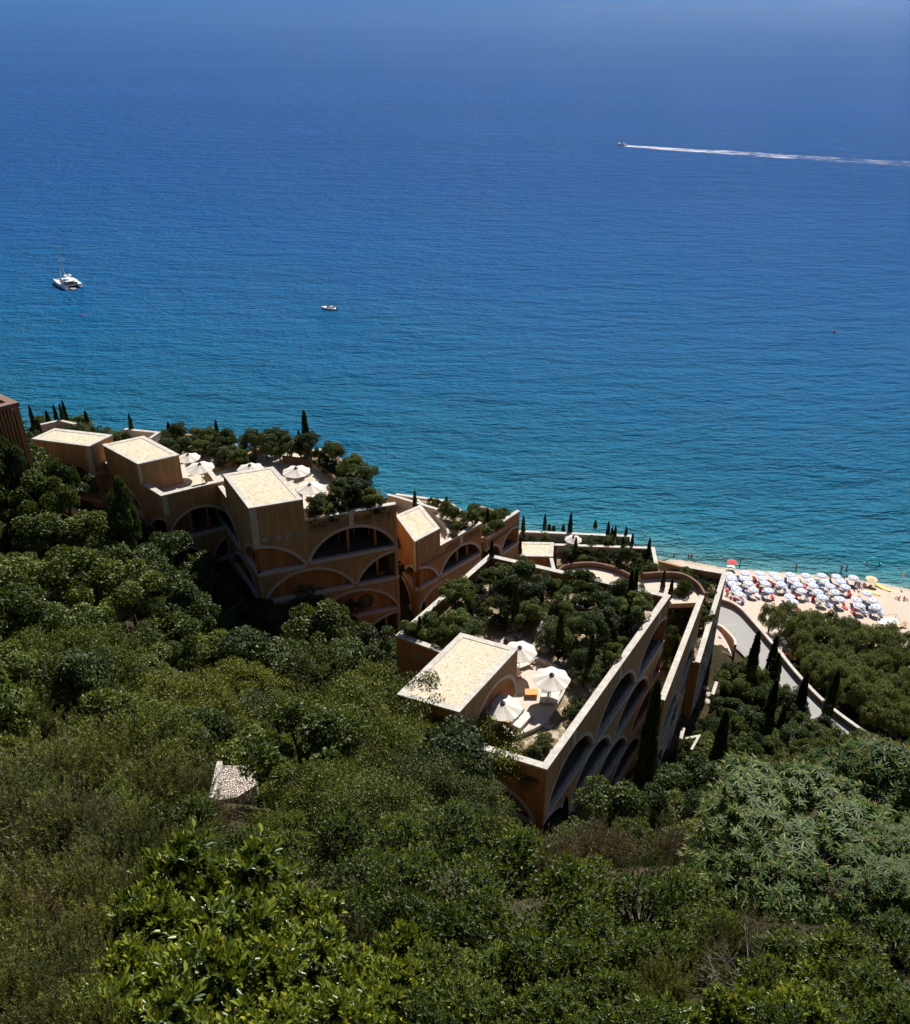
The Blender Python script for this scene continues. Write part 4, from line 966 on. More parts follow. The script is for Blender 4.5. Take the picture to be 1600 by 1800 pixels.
def cypress(k):
    h, r = 8.0, 0.62; n = 7000; t = RNG.random(n) ** 0.8; a = RNG.uniform(0, 2 * np.pi, n)
    prof = np.clip(np.minimum(1.0, (t * 9) ** 0.6) * (1 - t ** 2.2) ** 0.75, 0.03, 1)
    lump = 1 + 0.16 * np.sin(a * 3 + t * 17 + k) + 0.12 * np.sin(a * 5 - t * 31 + 2 * k)
    rr = r * prof * lump * (0.7 + 0.35 * RNG.random(n))
    pos = np.stack([rr * np.cos(a), rr * np.sin(a), 0.25 + t * (h - 0.3)], 1)
    dirs = unit(np.stack([np.cos(a) * 0.35, np.sin(a) * 0.35, np.full(n, 1.0)], 1) + RNG.normal(0, 0.22, (n, 3))); s = RNG.uniform(0.7, 1.3, n)
    tr = MB(); tr.tube([(0, 0, -0.5), (0, 0, h * 0.5), (0, 0, h * 0.93)], [0.16, 0.1, 0.03], 7)
    proto('cypress', [('crown', leaves('cypress_crown', pos, dirs, 0.30 * s, 0.10 * s, L['cypress'], curl=0.1)), ('trunk', tr.mesh('cypress_trunk', M['bark']))], r, h)
for k in range(3): cypress(k)
def pine(k):
    r, h = 3.0, 7.0; nc = 66; d = rdir(nc, -0.5); q = RNG.uniform(0.7, 1.06, nc)
    c = d * np.array([r * 0.9, r * 0.9, 2.5]) * q[:, None]; c[:, 2] += h - 3.1; cr = RNG.uniform(0.34, 0.66, nc)
    proto('pine', [('crown', clump_cloud(c, cr, 20000, 0.18, 0.08, 'pine_crown', L['pine'], (0.8, 0.8, 1.6), 0.5, -0.5, 0.85)),
                   ('trunk', limbs('pine_trunk', c[::6], 0.2, 2.2, M['bark'], 0.25))], r, h)
for k in range(3): pine(k)
def dead_bush():
    b = MB()
    def grow(p, d, l, r, dep):
        q = p + d * l; m = (p + q) / 2 + RNG.normal(0, 0.04, 3) * l
        b.tube([p, m, q], [r, r * 0.8, r * 0.6], 4, cap=False)
        if dep:
            for _ in range(3): grow(q, unit(d + RNG.normal(0, 0.38, 3) + np.array([0, 0, 0.08])), l * RNG.uniform(0.55, 0.8), r * 0.6, dep - 1)
    for _ in range(5): grow(np.array([0, 0, -0.1]), unit(np.array([-0.8, 0.35, 0.75]) + RNG.normal(0, 0.3, 3)), 0.55, 0.016, 3)
    proto('dead', [('branches', b.mesh('dead_branches', M['twig'], True))], 0.9, 1.4)
dead_bush()

# ------------------------------------------------------------------ planting
PLANTS = []
NAME = dict(dark='evergreen_tree', mid='broadleaf_tree', olive='mastic_shrub', shrub='evergreen_shrub', feather='acacia_tree', laurel='laurel_shrub', smallleaf='pittosporum_shrub',
            heath='heath_shrub', dryheath='dry_heath_shrub', chestnut='chestnut_tree', cypress='cypress_tree', pine='pine_tree', dead='dead_shrub')
DESC = dict(dark='dark evergreen tree', mid='mid green leafy tree', olive='yellow-olive low shrub', shrub='small dark green shrub', feather='feathery yellow-green tree',
            laurel='glossy large-leaved shrub', smallleaf='small-leaved glossy shrub', heath='upright feathery heath shrub', dryheath='brownish dry heath shrub',
            chestnut='chestnut tree with pale catkins', cypress='slender dark cypress', pine='bushy pine', dead='bare grey twiggy dead shrub')
CAT = dict(cypress='cypress', pine='tree', dark='tree', mid='tree', feather='tree', chestnut='tree')
PR = random.Random(11)
def plant(kind, base, sc, place, sz=None, var=None, rz=None):
    var = PR.randrange(len(PROTO[kind])) if var is None else var
    parts, r, h = PROTO[kind][var]
    wd_ = PR.uniform(0.84, 1.18) if kind not in ('cypress', 'laurel', 'chestnut') else 1.0
    s3 = (sc * wd_, sc / wd_, sz if sz else sc * PR.uniform(0.85, 1.18))
    o = empty(NAME[kind], tuple(base), PR.uniform(0, 6.28) if rz is None else rz, s3)
    for nm, me in parts: link(nm, me, o)
    PLANTS.append((o, kind, place, proj((base[0], base[1], base[2] + h * s3[2] * 0.6))))
    return o
def on_ground(px, py, hc, tmin=2.0):
    """first place along the view through a pixel where a crown of centre height hc stands on the hillside"""
    d = ray(px, py); t = np.linspace(tmin, 190.0, 1500); P = CC + d * t[:, None]
    f = gz_arr(P[:, :2]) + hc - P[:, 2]; neg = f < 0
    if not neg[:700].any(): k = int(np.argmin(f[:500]))
    else: k0 = int(np.argmax(neg)); k = k0 + int(np.argmax(f[k0:] >= 0))
    p = P[k]; return p[0], p[1], gz(p[0], p[1])
TMIN = dict(dark=24, mid=24, feather=26, olive=17, shrub=17, heath=4.5, dryheath=7, laurel=4, smallleaf=6, dead=6)
def plant_px(kind, px, py, rpx, place, **kw):
    parts, r, h = PROTO[kind][0]; sc = 1.0
    for _ in range(3):
        x, y, z = on_ground(px, py, h * sc * 0.62, TMIN[kind]); dep = proj((x, y, z + h * sc * 0.6))[2]; sc = min(2.2, max(0.35, rpx * dep / FPX / r))
    return plant(kind, (x, y, z), sc, place, **kw)
def plant_at(kind, px, py, Y, rpx, place, **kw):
    """crown centred on a pixel at forward distance Y, standing on the hillside below it"""
    parts, r, h = PROTO[kind][0]; c = uy(px, py, Y); g = gz(c[0], c[1]); dep = proj(c)[2]; sc = rpx * dep / FPX / r
    return plant(kind, (c[0], c[1], g), sc, place, sz=max(0.3, (c[2] - g) / (h * 0.62)), **kw)
def cyp(x0, y0, x1, y1, z, place, wide=1.0):
    b_ = uz(x1, y1, z) if z is not None else np.array(on_ground(x1, y1, 0.0))
    lo, hi_ = b_[2], b_[2] + 30
    for _ in range(40):
        m = (lo + hi_) / 2
        if proj((b_[0], b_[1], m))[1] > y0: lo = m
        else: hi_ = m
    hh = max(1.2, lo - b_[2]); s = hh / 8.0
    return plant('cypress', b_, max(0.42 * wide, min(1.35, s * 0.95 * wide)), place, sz=s)
def inside(p, poly):
    x, y = p; c = False; n = len(poly)
    for i in range(n):
        (x0, y0), (x1, y1) = poly[i][:2], poly[(i + 1) % n][:2]
        if (y0 > y) != (y1 > y) and x < (x1 - x0) * (y - y0) / (y1 - y0) + x0: c = not c
    return c
def near_edge(p, poly, m):
    P = np.array(p)
    for i in range(len(poly)):
        a, b_ = np.array(poly[i][:2]), np.array(poly[(i + 1) % len(poly)][:2]); t = np.clip((P - a) @ (b_ - a) / ((b_ - a) @ (b_ - a)), 0, 1)
        if np.linalg.norm(a + t * (b_ - a) - P) < m: return True
    return False
def scatter(poly, spacing, kinds, place, zf, scr=(0.7, 1.1), avoid=(), tries=4000, edge=0.6, limit=999, clear=None):
    xs = [p[0] for p in poly]; ys = [p[1] for p in poly]; got = []
    for _ in range(tries):
        p = (PR.uniform(min(xs), max(xs)), PR.uniform(min(ys), max(ys)))
        if not inside(p, poly) or near_edge(p, poly, edge) or any(inside(p, a) or near_edge(p, a, 0.7) for a in avoid): continue
        k = PR.choices([x[0] for x in kinds], [x[1] for x in kinds])[0]; s = PR.uniform(*scr)
        rad = PROTO[k][0][1] * s
        if any((p[0] - q[0]) ** 2 + (p[1] - q[1]) ** 2 < (spacing * (rad + q[2])) ** 2 for q in got): continue
        z = zf(*p); px, py, dep = proj((p[0], p[1], z + 2))
        if clear and clear(px, py, p, rad): continue
        if dep < 3 or not (-130 < px < 1730 and 500 < py < 1900): continue
        got.append((*p, rad)); plant(k, (p[0], p[1], z), s, place)
        if len(got) >= limit: break
    return got
# ---- foreground, from the photograph's own bushes
FG = 'in the foreground'
for px, py, r in [(330, 1545, 95), (450, 1550, 100), (525, 1610, 80), (265, 1630, 95), (390, 1650, 110), (240, 1740, 95), (360, 1745, 110), (480, 1735, 95), (620, 1735, 85), (705, 1765, 80), (300, 1815, 110), (450, 1830, 110), (590, 1820, 100), (550, 1690, 85), (180, 1800, 90), (650, 1800, 95), (700, 1690, 70), (1180, 1820, 80), (1450, 1730, 60), (1300, 1800, 80), (1410, 1810, 80)]:
    plant_px('laurel', px, py, r * 1.05, FG)
for px, py, r in [(620, 1545, 75), (700, 1565, 95), (800, 1575, 100), (885, 1525, 90), (760, 1650, 100), (885, 1640, 100), (985, 1600, 95), (1045, 1560, 80), (850, 1715, 95), (965, 1710, 100), (1070, 1660, 95), (1135, 1600, 90), (1150, 1690, 80), (680, 1490, 80), (780, 1480, 85), (590, 1475, 75), (1050, 1760, 85), (960, 1810, 90), (840, 1800, 90), (1215, 1590, 80),
                  (1500, 1700, 90), (1560, 1760, 90), (1420, 1690, 80), (1590, 1660, 80), (1520, 1820, 80), (760, 1740, 90), (740, 1820, 90), (1130, 1830, 90), (1060, 1830, 90), (1350, 1760, 70), (1460, 1790, 80), (1600, 1820, 80), (1390, 1840, 80), (580, 1610, 70), (410, 1500, 60), (500, 1480, 60), (1240, 1640, 70)]:
    plant_px('smallleaf', px, py, r * 1.05, FG)
for px, py, r in [(50, 1265, 80), (150, 1290, 95), (60, 1360, 95), (170, 1385, 100), (265, 1420, 85), (330, 1380, 60), (100, 1460, 100), (215, 1490, 95), (300, 1500, 70), (40, 1560, 100), (140, 1580, 95), (40, 1680, 100), (110, 1690, 80), (20, 1770, 100), (130, 1790, 90), (220, 1570, 70), (-10, 1450, 90), (80, 1740, 90), (170, 1700, 85), (60, 1830, 95), (190, 1640, 80), (-10, 1620, 95), (150, 1840, 90), (1170, 1745, 70), (1110, 1770, 55), (1290, 1660, 70), (1230, 1700, 65)]:
    plant_px('heath', px, py, r * 1.05, FG)
for px, py, r in [(1000, 1530, 70), (950, 1545, 60), (1060, 1500, 60), (610, 1640, 45), (660, 1690, 40), (1330, 1650, 60), (1120, 1500, 50), (60, 1620, 70), (360, 1440, 55)]:
    plant_px('dryheath', px, py, r * 1.1, FG)
plant_px('dead', 1350, 1715, 90, FG, rz=0.3); plant_px('dead', 560, 1550, 50, FG, rz=1.8); plant_px('dead', 1300, 1690, 60, FG, rz=0.9)
for px, py, r, Y in [(1435, 1490, 222, 9.0), (1640, 1425, 215, 10.0), (1610, 1600, 150, 7.4)]: plant_at('chestnut', px, py, Y, r * 1.05, FG)
for px, py, r, k_ in [(395, 1486, 42, 'smallleaf'), (452, 1484, 44, 'smallleaf'), (424, 1500, 46, 'smallleaf'), (372, 1462, 34, 'heath'), (476, 1462, 34, 'smallleaf'), (505, 1440, 36, 'smallleaf'), (480, 1400, 30, 'smallleaf')]: plant_px(k_, px, py, r, FG)
# ---- middle slope: feathery trees, then the dark wood up to the villas
MS = 'on the wooded slope'
for px, py, r in [(500, 1285, 100), (610, 1330, 120), (715, 1275, 110), (830, 1310, 110), (550, 1400, 100), (670, 1415, 110), (760, 1390, 100), (835, 1415, 75), (640, 1235, 90), (360, 1280, 90), (270, 1225, 95), (170, 1190, 90), (420, 1210, 80), (60, 1165, 90), (700, 1350, 90), (540, 1200, 80), (800, 1250, 70)]:
    plant_px('feather', px, py, r, MS)
for px, py, r in [(600, 1045, 55), (545, 1075, 58), (415, 1050, 48), (520, 1090, 65), (585, 1085, 55), (460, 1100, 65), (560, 1140, 75), (490, 1170, 75), (650, 1160, 60), (430, 1160, 65), (605, 1185, 65), (690, 1165, 45), (400, 1080, 60), (350, 1030, 55), (300, 985, 55), (245, 945, 42), (260, 1010, 65), (330, 1090, 65), (700, 1195, 40)]:
    plant_px('dark', px, py, r, MS)
for px, py, r in [(30, 850, 65), (110, 850, 50), (60, 930, 60), (140, 940, 60), (190, 990, 65), (20, 1000, 70), (100, 1020, 70), (210, 1060, 70), (290, 1140, 65), (40, 1090, 75), (130, 1100, 70), (375, 1150, 60)]:
    plant_px('mid', px, py, r, MS)
for px, py, r in [(60, 1120, 40), (120, 1060, 40), (300, 1085, 45), (320, 1060, 40), (905, 1470, 38), (860, 1470, 42), (1180, 1435, 50), (1160, 1500, 50), (1230, 1330, 40), (90, 890, 25), (230, 960, 40), (830, 1440, 55)]:
    plant_px('olive', px, py, r, MS)
for px, py, r in [(1075, 1470, 75), (1040, 1490, 50), (1130, 1470, 40), (1230, 1390, 60), (1200, 1370, 55), (1160, 1385, 60), (1250, 1440, 50), (1015, 1480, 30)]:
    plant_px('dark' if r > 52 else 'shrub', px, py, r, MS)
for px, py, Y, r_ in [(28, 868, 88, 60), (80, 895, 87, 48), (115, 868, 92, 34), (-5, 835, 87, 52), (215, 930, 84, 34)]: plant_at('mid' if px % 2 == 0 else 'dark', px, py, Y, r_, MS)
TAKEN = [(o.location.x, o.location.y, PROTO[k][0][1] * o.scale.x) for o, k, pl, pj in PLANTS]
FOOT = [[F1, (-44, 104), (-52.2, 106), (-53.9, 102.9)], [P2, e2, (-25.5, 101), (-30, 110), (-39, 112), along(F2, 137, 12.4)], [F3, E3, (-15.2, 104.6), (-24, 110), B3],
        [F4, E4, (-1, 110), (-8.4, 112), along(F4, 113, 8)], [A5, B5, C5, D5, (-1.4, 69.5), (-4.93, 58.19), L5], [(9, 100), (29.6, 99), (29.6, 112.4), (26.6, 115.3), (9.9, 116.7)],
        [(22.0, 71.5), (30.5, 87.7), (40, 108), (33.5, 111), (24, 97), (21, 84)], [tuple(T0), tq(Tw, 0), tq(Tw, Td), tq(0, Td)], [(4.3, 103.6), (9.5, 109.5), (4, 113), (-0.5, 110)],
        [tuple(p) for p in ROAD_L] + [tuple(p) for p in ROAD_R[::-1]], [tuple(p) for p in pa_], [(42.8, 105), (42.8, 114), (38, 114), (38.5, 103.8)]]
EDGE_X = [-200, 0, 60, 120, 200, 300, 380, 440, 520, 600, 660, 720, 780, 900, 1000, 1700]
EDGE_Y = [790, 800, 815, 800, 880, 920, 962, 1060, 1035, 1015, 1095, 1160, 1240, 1265, 1430, 1430]
def clear_view(px, py, p, rad):
    tx, ty, _ = proj((p[0], p[1], gz(*p) + 2.0 * rad))
    if ty < np.interp(tx, EDGE_X, EDGE_Y): return True                          # the wood's skyline against the villas
    if any((p[0] - a) ** 2 + (p[1] - b_) ** 2 < (0.62 * (rad + c)) ** 2 for a, b_, c in TAKEN): return True
    wp = rad * FPX / proj((p[0], p[1], gz(*p)))[2]
    if abs(px - 424) < 30 + .6 * wp and abs(py - 1420) < 26 + .6 * wp and p[1] > 8: return True          # the cobbled path stays in view
    if 80 < px < 160 and 855 < py < 915: return True                            # and the steps
    w_ = rad * FPX / 75
    if px + w_ > 885 and px - w_ < 975 and py + 1.2 * w_ > 1335 and py - 1.4 * w_ < 1432 and p[1] < 56: return True   # and the front wall
    if 635 < px < 720 and 1020 < py < 1120 and p[1] > 60: return True           # and the lower arches of the tallest villa
    if 670 < px < 800 and 1180 < py < 1260 and p[1] < 57: return True
    return False
W_ = [(-75, 30), (-14, 22), (2, 30), (8, 46), (2, 52), (-6, 56), (-8, 72), (-6, 84), (-20, 82), (-36, 90), (-46, 99), (-70, 104)]
scatter(W_, 0.64, [('mid', 3), ('dark', 3), ('feather', 1.3), ('olive', 1.3)], MS, gz, (0.85, 1.4), FOOT, 2600, clear=clear_view)
scatter([(-30, 12), (-6, 15), (0, 26), (-14, 30), (-40, 30)], 0.62, [('heath', 4), ('smallleaf', 3), ('dryheath', 1)], MS, gz, (1.0, 1.6), FOOT, 1300, clear=clear_view)
scatter([(0, 13), (14, 13), (22, 36), (8, 40), (2, 30)], 0.62, [('smallleaf', 3), ('olive', 1), ('shrub', 2), ('dryheath', 1)], MS, gz, (0.8, 1.3), FOOT, 900, clear=clear_view)
# ---- bank on the right, between the arcades and the road
RB = 'on the bank between the arcades and the road'
scatter([(15, 52.5), (20, 47), (40, 55), (58, 78), (50, 88), (45, 97), (42, 104), (37, 100), (30, 84), (24, 72), (16, 62)], 0.56, [('dark', 3), ('mid', 3.5), ('olive', 1.2), ('shrub', .8)], RB, gz, (0.75, 1.1), FOOT, 2200, clear=lambda px, py, p, r: near_edge(p, [(22.3, 72), (31, 91), (40, 108)], 3.6 + 0 * r) or any((p[0] - a) ** 2 + (p[1] - b_) ** 2 < (0.55 * (r + c)) ** 2 for a, b_, c in TAKEN))
scatter([(36, 93), (41.5, 104), (44.2, 103.5), (46, 96), (40, 88)], 0.5, [('mid', 2), ('shrub', 3), ('olive', 1)], RB, gz, (0.5, 0.8), FOOT, 500, edge=.2)
scatter([(24.6, 73), (32.4, 89), (33.2, 88.4), (41, 104), (38.5, 96), (31, 80), (27, 72.5)], 0.55, [('shrub', 3), ('olive', 2)], RB, gz, (0.45, 0.7), FOOT, 700, edge=.25)
# ---- pines between the road and the beach
PW = 'in the pine wood behind the beach'
scatter([(49, 117), (52, 106), (53.5, 99), (57, 91), (64, 82), (90, 82), (92, 96), (82, 105), (75, 111), (69, 116), (60, 118.5), (52, 119)], 0.5, [('pine', 1)], PW, gz, (0.62, 0.82), FOOT, 3200)
# ---- sea-side strip behind the villas
SS = 'on the sea-side strip behind the villas'
scatter([(-60, 106), (-44, 106), (-42, 110), (-40, 113), (-29, 111.5), (-24, 111), (-15, 106), (-13, 108), (-20, 114), (-40, 117), (-62, 114)], 0.66, [('dark', 2), ('mid', 2), ('shrub', 2), ('olive', 1)], SS, gz, (0.7, 1.0), FOOT[:4], 1600, edge=0.3)
scatter([(-14, 104), (-8.5, 93), (-7, 92), (-6, 94), (-9.5, 103), (-9, 112), (-13, 110)], 0.6, [('mid', 2), ('shrub', 2), ('olive', 1)], SS, lambda x, y: max(gz(x, y), 30.5), (0.5, 0.85), FOOT[:4], 500, edge=0.2)
# ---- roof gardens
def zc(z): return lambda x, y: z
G3 = [along(F3, 19.8, 6.4), along(F3, 19.8, 16.2), (-15.4, 104), (-20.0, 104.5), (-16.3, 100.5), (-13.6, 96.5), (-14.5, 93), (-17.5, 90.2)]
scatter(G3, 0.42, [('mid', 2), ('shrub', 4), ('dark', 2), ('olive', 1)], 'on the roof of the tallest villa', zc(42.7), (0.45, 0.85), (), 1200, edge=0.35)
scatter([(-24.5, 104.5), (-20, 104.2), (-17, 104.5), (-24, 109.6), (-30.8, 102)], 0.42, [('dark', 2), ('mid', 2), ('shrub', 1)], 'on the roof of the tallest villa', zc(42.0), (0.5, 0.8), (), 900, edge=0.3)
scatter([(-39, 105), (-31, 101), (-26, 102), (-30.3, 109.4), (-38.6, 111.4)], 0.42, [('dark', 2), ('mid', 2), ('shrub', 2)], 'on the terrace of the second villa', zc(42.2), (0.45, 0.8), (), 900, edge=0.3, clear=lambda px, py, p, r: p[1] < 105.0 and not (p[0] > -31 and p[1] > 102.2))
scatter([along(F4, 46, 5.6), along(F4, 46, 11.8), (-1.2, 109.4), (-4.6, 110.4), (-2.3, 106.6), (-0.5, 103.4)], 0.5, [('mid', 1), ('shrub', 4), ('olive', 2)], 'on the roof of the fourth villa', zc(32.98), (0.38, 0.6), (), 500, edge=0.3)
scatter([along(G4, 50, .5), along(G4, 50, 7.3), (4, 112.6), (-0.3, 109.6)], 0.55, [('mid', 2), ('shrub', 2)], 'on the stepped wing beside the fourth villa', zc(30.0), (0.42, 0.6), (), 400, edge=0.5)
G5 = [along(A5, 157, .9), along(A5, 58.06, 29), (4.0, 86.7), (-5.4, 72.2), (-1, 69.6), (1.5, 69.5), (5.5, 70.5), (8.8, 70.2), (11.0, 68.6), (11.6, 66.4), (11.0, 64.2), (9.6, 61.6), (8.2, 59.9), (6.6, 58.9), (4.9, 58.2), (3.0, 57.8), (1.6, 57.0), along(A5, 157, 6.5)]
scatter(G5, 0.52, [('dark', 3), ('mid', 5), ('shrub', 2), ('olive', 2)], 'on the roof garden of the front villa', zc(37.3), (0.5, 0.9), (), 3000, edge=0.7,
        clear=lambda px, py, p, r: (830 < px < 960 and 1085 < py < 1150) or (r > 1.4 and near_edge(p, [A5, B5], 1.6)) or (r > 1.15 and p[1] < 61))
GS = 'in the walled garden near the sea'
scatter([(14.9, 106.4), (16, 108.9), (20, 109.5), (23.6, 108.2), (25.9, 105.2), (28.2, 103.3), (29.2, 111.6), (15.6, 112.4)], 0.6, [('mid', 2), ('shrub', 3), ('olive', 2), ('dark', 1)], GS, zc(22.6), (0.45, 0.75), (), 900, edge=0.4)
scatter([(10.4, 113.9), (27.6, 112.9), (26.3, 114.7), (10.3, 116.1)], 0.55, [('shrub', 3), ('mid', 1)], GS, zc(22.6), (0.45, 0.7), (), 500, edge=0.15)
scatter([(29.0, 97.8), (31.2, 97.6), (32.0, 93), (36.6, 107.0), (35.6, 108.3), (33.4, 109.4), (30.6, 104)], 0.5, [('mid', 1), ('shrub', 5)], 'in the garden behind the farthest arcade', zc(20.8), (0.4, 0.62), (), 1500, edge=0.5)
for x_, y_, z_, s_, k_ in [(28.6, 92.2, 24.0, 0.78, 'dark'), (27.2, 88.6, 22.0, 0.9, 'mid'), (26.0, 92.5, 22.3, 0.55, 'shrub'), (28.6, 88.4, 21, 0.6, 'dark'), (24.3, 81.6, 20, 0.5, 'shrub'), (23.6, 79.5, 20, 0.6, 'mid'), (30.4, 89.6, 20.8, 0.5, 'shrub')]:
    plant(k_, (x_, y_, z_), s_, 'between the front and middle arcade walls')
scatter([(22.6, 74), (27.5, 84.5), (26, 86.5), (23.2, 84), (20.5, 79)], 0.55, [('shrub', 2), ('olive', 2), ('mid', 1)], 'between the front and middle arcade walls', gz, (0.5, .8), (), 400, edge=.4)
for px, py, z_, r_, k_ in [(1196, 1064, 27.0, 26, 'dark'), (1190, 1098, 26.0, 27, 'mid'), (1180, 1128, 25.0, 22, 'dark'), (1206, 1085, 26, 18, 'mid'), (1172, 1150, 23.6, 13, 'shrub')]:
    q_ = uz(px, py, z_); pr_ = PROTO[k_][0]
    plant(k_, (q_[0], q_[1], 22.0), r_ * proj(q_)[2] / FPX / pr_[1], 'between the front and middle arcade walls', sz=(z_ - 22.0) / (pr_[2] * .6))
for px, py in [(1225, 1030), (1240, 1020), (1250, 1035), (1235, 1045), (1255, 1050), (1245, 1060), (1240, 1075), (1250, 1072), (1232, 1090), (1226, 1105), (1238, 1092), (1215, 1000), (1200, 1005), (1190, 998), (1205, 1015), (1180, 1000), (1230, 1010), (1262, 1030), (1258, 1040)]:
    q_ = uz(px, py, 21.6); plant(PR.choice(['shrub', 'mid', 'shrub']), (q_[0], q_[1], 20.75), PR.uniform(.36, .56), 'in the garden behind the farthest arcade')
scatter([(28.8, 92), (30.6, 91.2), (28.5, 87), (26.5, 83.5), (26.2, 86.5)], 0.5, [('shrub', 2), ('mid', 2)], 'between the front and middle arcade walls', lambda x, y: 21.9, (0.5, .8), (), 300, edge=.25)
# ---- cypresses (top and foot as they stand in the photograph)
for a in [(49, 713, 60, 749), (82, 722, 86, 744), (95, 712, 102, 746), (106, 711, 114, 751), (111, 705, 118, 742), (150, 722, 154, 744)]: cyp(*a, 43.3, 'behind the far left villa')
for a in [(228, 728, 235, 772), (297, 742, 298, 759), (305, 744, 306, 760), (380, 739, 384, 776)]: cyp(*a, 42.5, 'behind the second villa')
for a in [(452, 755, 455, 782), (527, 758, 529, 804), (537, 723, 541, 800)]: cyp(*a, 42.0, 'behind the tallest villa')
for a in [(728, 863, 730, 900), (784, 873, 785, 898), (836, 898, 838, 922), (855, 893, 857, 920)]: cyp(*a, 33.0, 'behind the fourth villa')
cyp(864, 950, 864, 986, 38.0, 'at the corner of the roof garden of the front villa')
for a in [(918, 907, 919, 946), (957, 904, 957, 936), (965, 921, 965, 936), (973, 923, 973, 937), (990, 922, 990, 936), (1002, 903, 1001, 946), (1046, 915, 1046, 930), (1068, 917, 1067, 953), (1075, 927, 1074, 956), (1082, 924, 1079, 960), (1099, 927, 1099, 951), (901, 928, 902, 952), (908, 928, 908, 950)]: cyp(*a, 22.6, GS)
for a in [(1095, 945, 1093, 975), (1112, 938, 1109, 972), (1139, 947, 1138, 986), (1012, 945, 1010, 984)]: cyp(*a, 22.6, GS)
cyp(913, 944, 913, 984, 23.0, GS)
for a in [(1107, 1003, 1105, 1060), (1116, 1002, 1114, 1052), (910, 1030, 905, 1100), (952, 1040, 951, 1082), (982, 1080, 981, 1160), (1037, 1117, 1036, 1188), (1104, 1065, 1101, 1110), (744, 1058, 746, 1086), (739, 1085, 739, 1130)]: cyp(*a, 37.3, 'on the roof garden of the front villa')
cyp(1167, 1003, 1163, 1044, 28.0, 'beside the crescent terrace'); cyp(1181, 1019, 1177, 1056, 28.9, 'beside the crescent terrace'); cyp(1188, 1124, 1182, 1176, 22.0, 'between the front and middle arcade walls')
for a in [(1326, 1112, 1315, 1202), (1359, 1120, 1349, 1194), (1363, 1150, 1355, 1215), (1371, 1160, 1363, 1205), (1360, 1197, 1344, 1290), (1379, 1240, 1366, 1300), (1412, 1185, 1397, 1273), (1469, 1180, 1450, 1268)]: cyp(*a, None, RB)
cyp(1275, 1253, 1245, 1412, None, RB); cyp(1152, 1203, 1118, 1460, None, RB, 0.72); cyp(993, 1402, 992, 1448, None, 'at the foot of the front arcade wall')
# ------------------------------------------------------------------ terrace furniture
def instance(src, name, loc, rz=0.0, sc=1.0):
    """copy a prototype given as a nested list [(part, mesh, [sub-parts])]"""
    o = empty(name, tuple(loc), rz, sc)
    for nm, me, subs in src:
        p = link(nm, me, o)
        for sn, sm in subs: link(sn, sm, p)
    return o
def mk(fn, name, m, smooth=False):
    b = MB(); fn(b); return b.mesh(name, m, smooth)
def canopy(b, R, n, z0, z1, sag=0.12, scallop=0.0, th=0.03):
    rings = 5; vv = []; ff = []; K = n * 4
    for side_ in (0, 1):
        for i in range(rings + 1):
            t = i / rings
            for k in range(K):
                a = 2 * math.pi * k / K; q = abs(((k % 4) / 4) * 2 - 1)          # 1 at a rib, 0 between ribs
                r = R * t * (1 - (0.075 if scallop else 0.0) * (1 - q) * t)
                z = z1 - (z1 - z0) * t - sag * math.sin(math.pi * t) * 0.5 - (0.10 * (1 - q) * t if scallop else 0) - th * side_
                vv.append((r * math.cos(a), r * math.sin(a), z))
        base = side_ * (rings + 1) * K
        for i in range(rings):
            for k in range(K):
                a, b_ = base + i * K + k, base + i * K + (k + 1) % K
                ff.append((a, b_, b_ + K, a + K) if side_ else (a, a + K, b_ + K, b_))
    e0 = rings * K; e1 = (rings + 1) * K + rings * K
    for k in range(K): ff.append((e0 + k, e1 + k, e1 + (k + 1) % K, e0 + (k + 1) % K))
    b.add(vv, ff)
PATIO = [('canopy', mk(lambda b: canopy(b, 1.75, 8, 2.45, 3.0, 0.1, 1), 'patio_canopy', M['canvas']), [('vent_cap', mk(lambda b: b.lathe([(0.0, 3.1), (0.22, 3.02), (0.25, 2.97)], 8), 'patio_vent', M['darkmetal'])),
          ('finial', mk(lambda b: b.tube([(0, 0, 3.05), (0, 0, 3.25)], 0.035, 6), 'patio_finial', M['darkmetal']))]),
         ('pole', mk(lambda b: b.tube([(0, 0, 0), (0, 0, 3.0)], 0.04, 8), 'patio_pole', M['timber']), []),
         ('base', mk(lambda b: b.lathe([(0.0, 0.1), (0.38, 0.09), (0.42, 0.0)], 12), 'patio_base', M['trim']), [])]
for px, py, z, R, lab in [(352, 819, 42.2, 1.75, 'open cream parasol shading the terrace of the second villa'), (331, 802, 42.2, 1.5, 'smaller cream parasol at the sea side of the second villa terrace'),
                          (440, 821, 42.0, 1.65, 'cream parasol behind the roof block of the tallest villa'), (521, 826, 42.0, 1.75, 'cream parasol with shaded folds right of the roof block on the tallest villa'), (545, 855, 42.0, 1.7, 'flat white parasol over loungers on the tallest villa terrace'),
                          (725, 905, 32.3, 1.75, 'white parasol on the terrace of the fourth villa'), (1008, 946, 22.6, 1.3, 'white parasol in the walled garden near the sea'),
                          (970, 1190, 37.5, 1.78, 'largest cream octagonal parasol on the front villa terrace'), (914, 1142, 37.5, 1.7, 'cream parasol half hidden behind the long cream roof of the front villa'), (884, 1240, 37.5, 1.8, 'white parasol beside the wall of the front villa, nearest the wood')]:
    p = uz(px, py, z + 2.65); u = instance(PATIO, 'parasol', (p[0], p[1], z), PR.uniform(0, .7), (R / 1.75, R / 1.75, 1))
    tag(u, lab, 'parasol', 'parasols on the villa terraces')
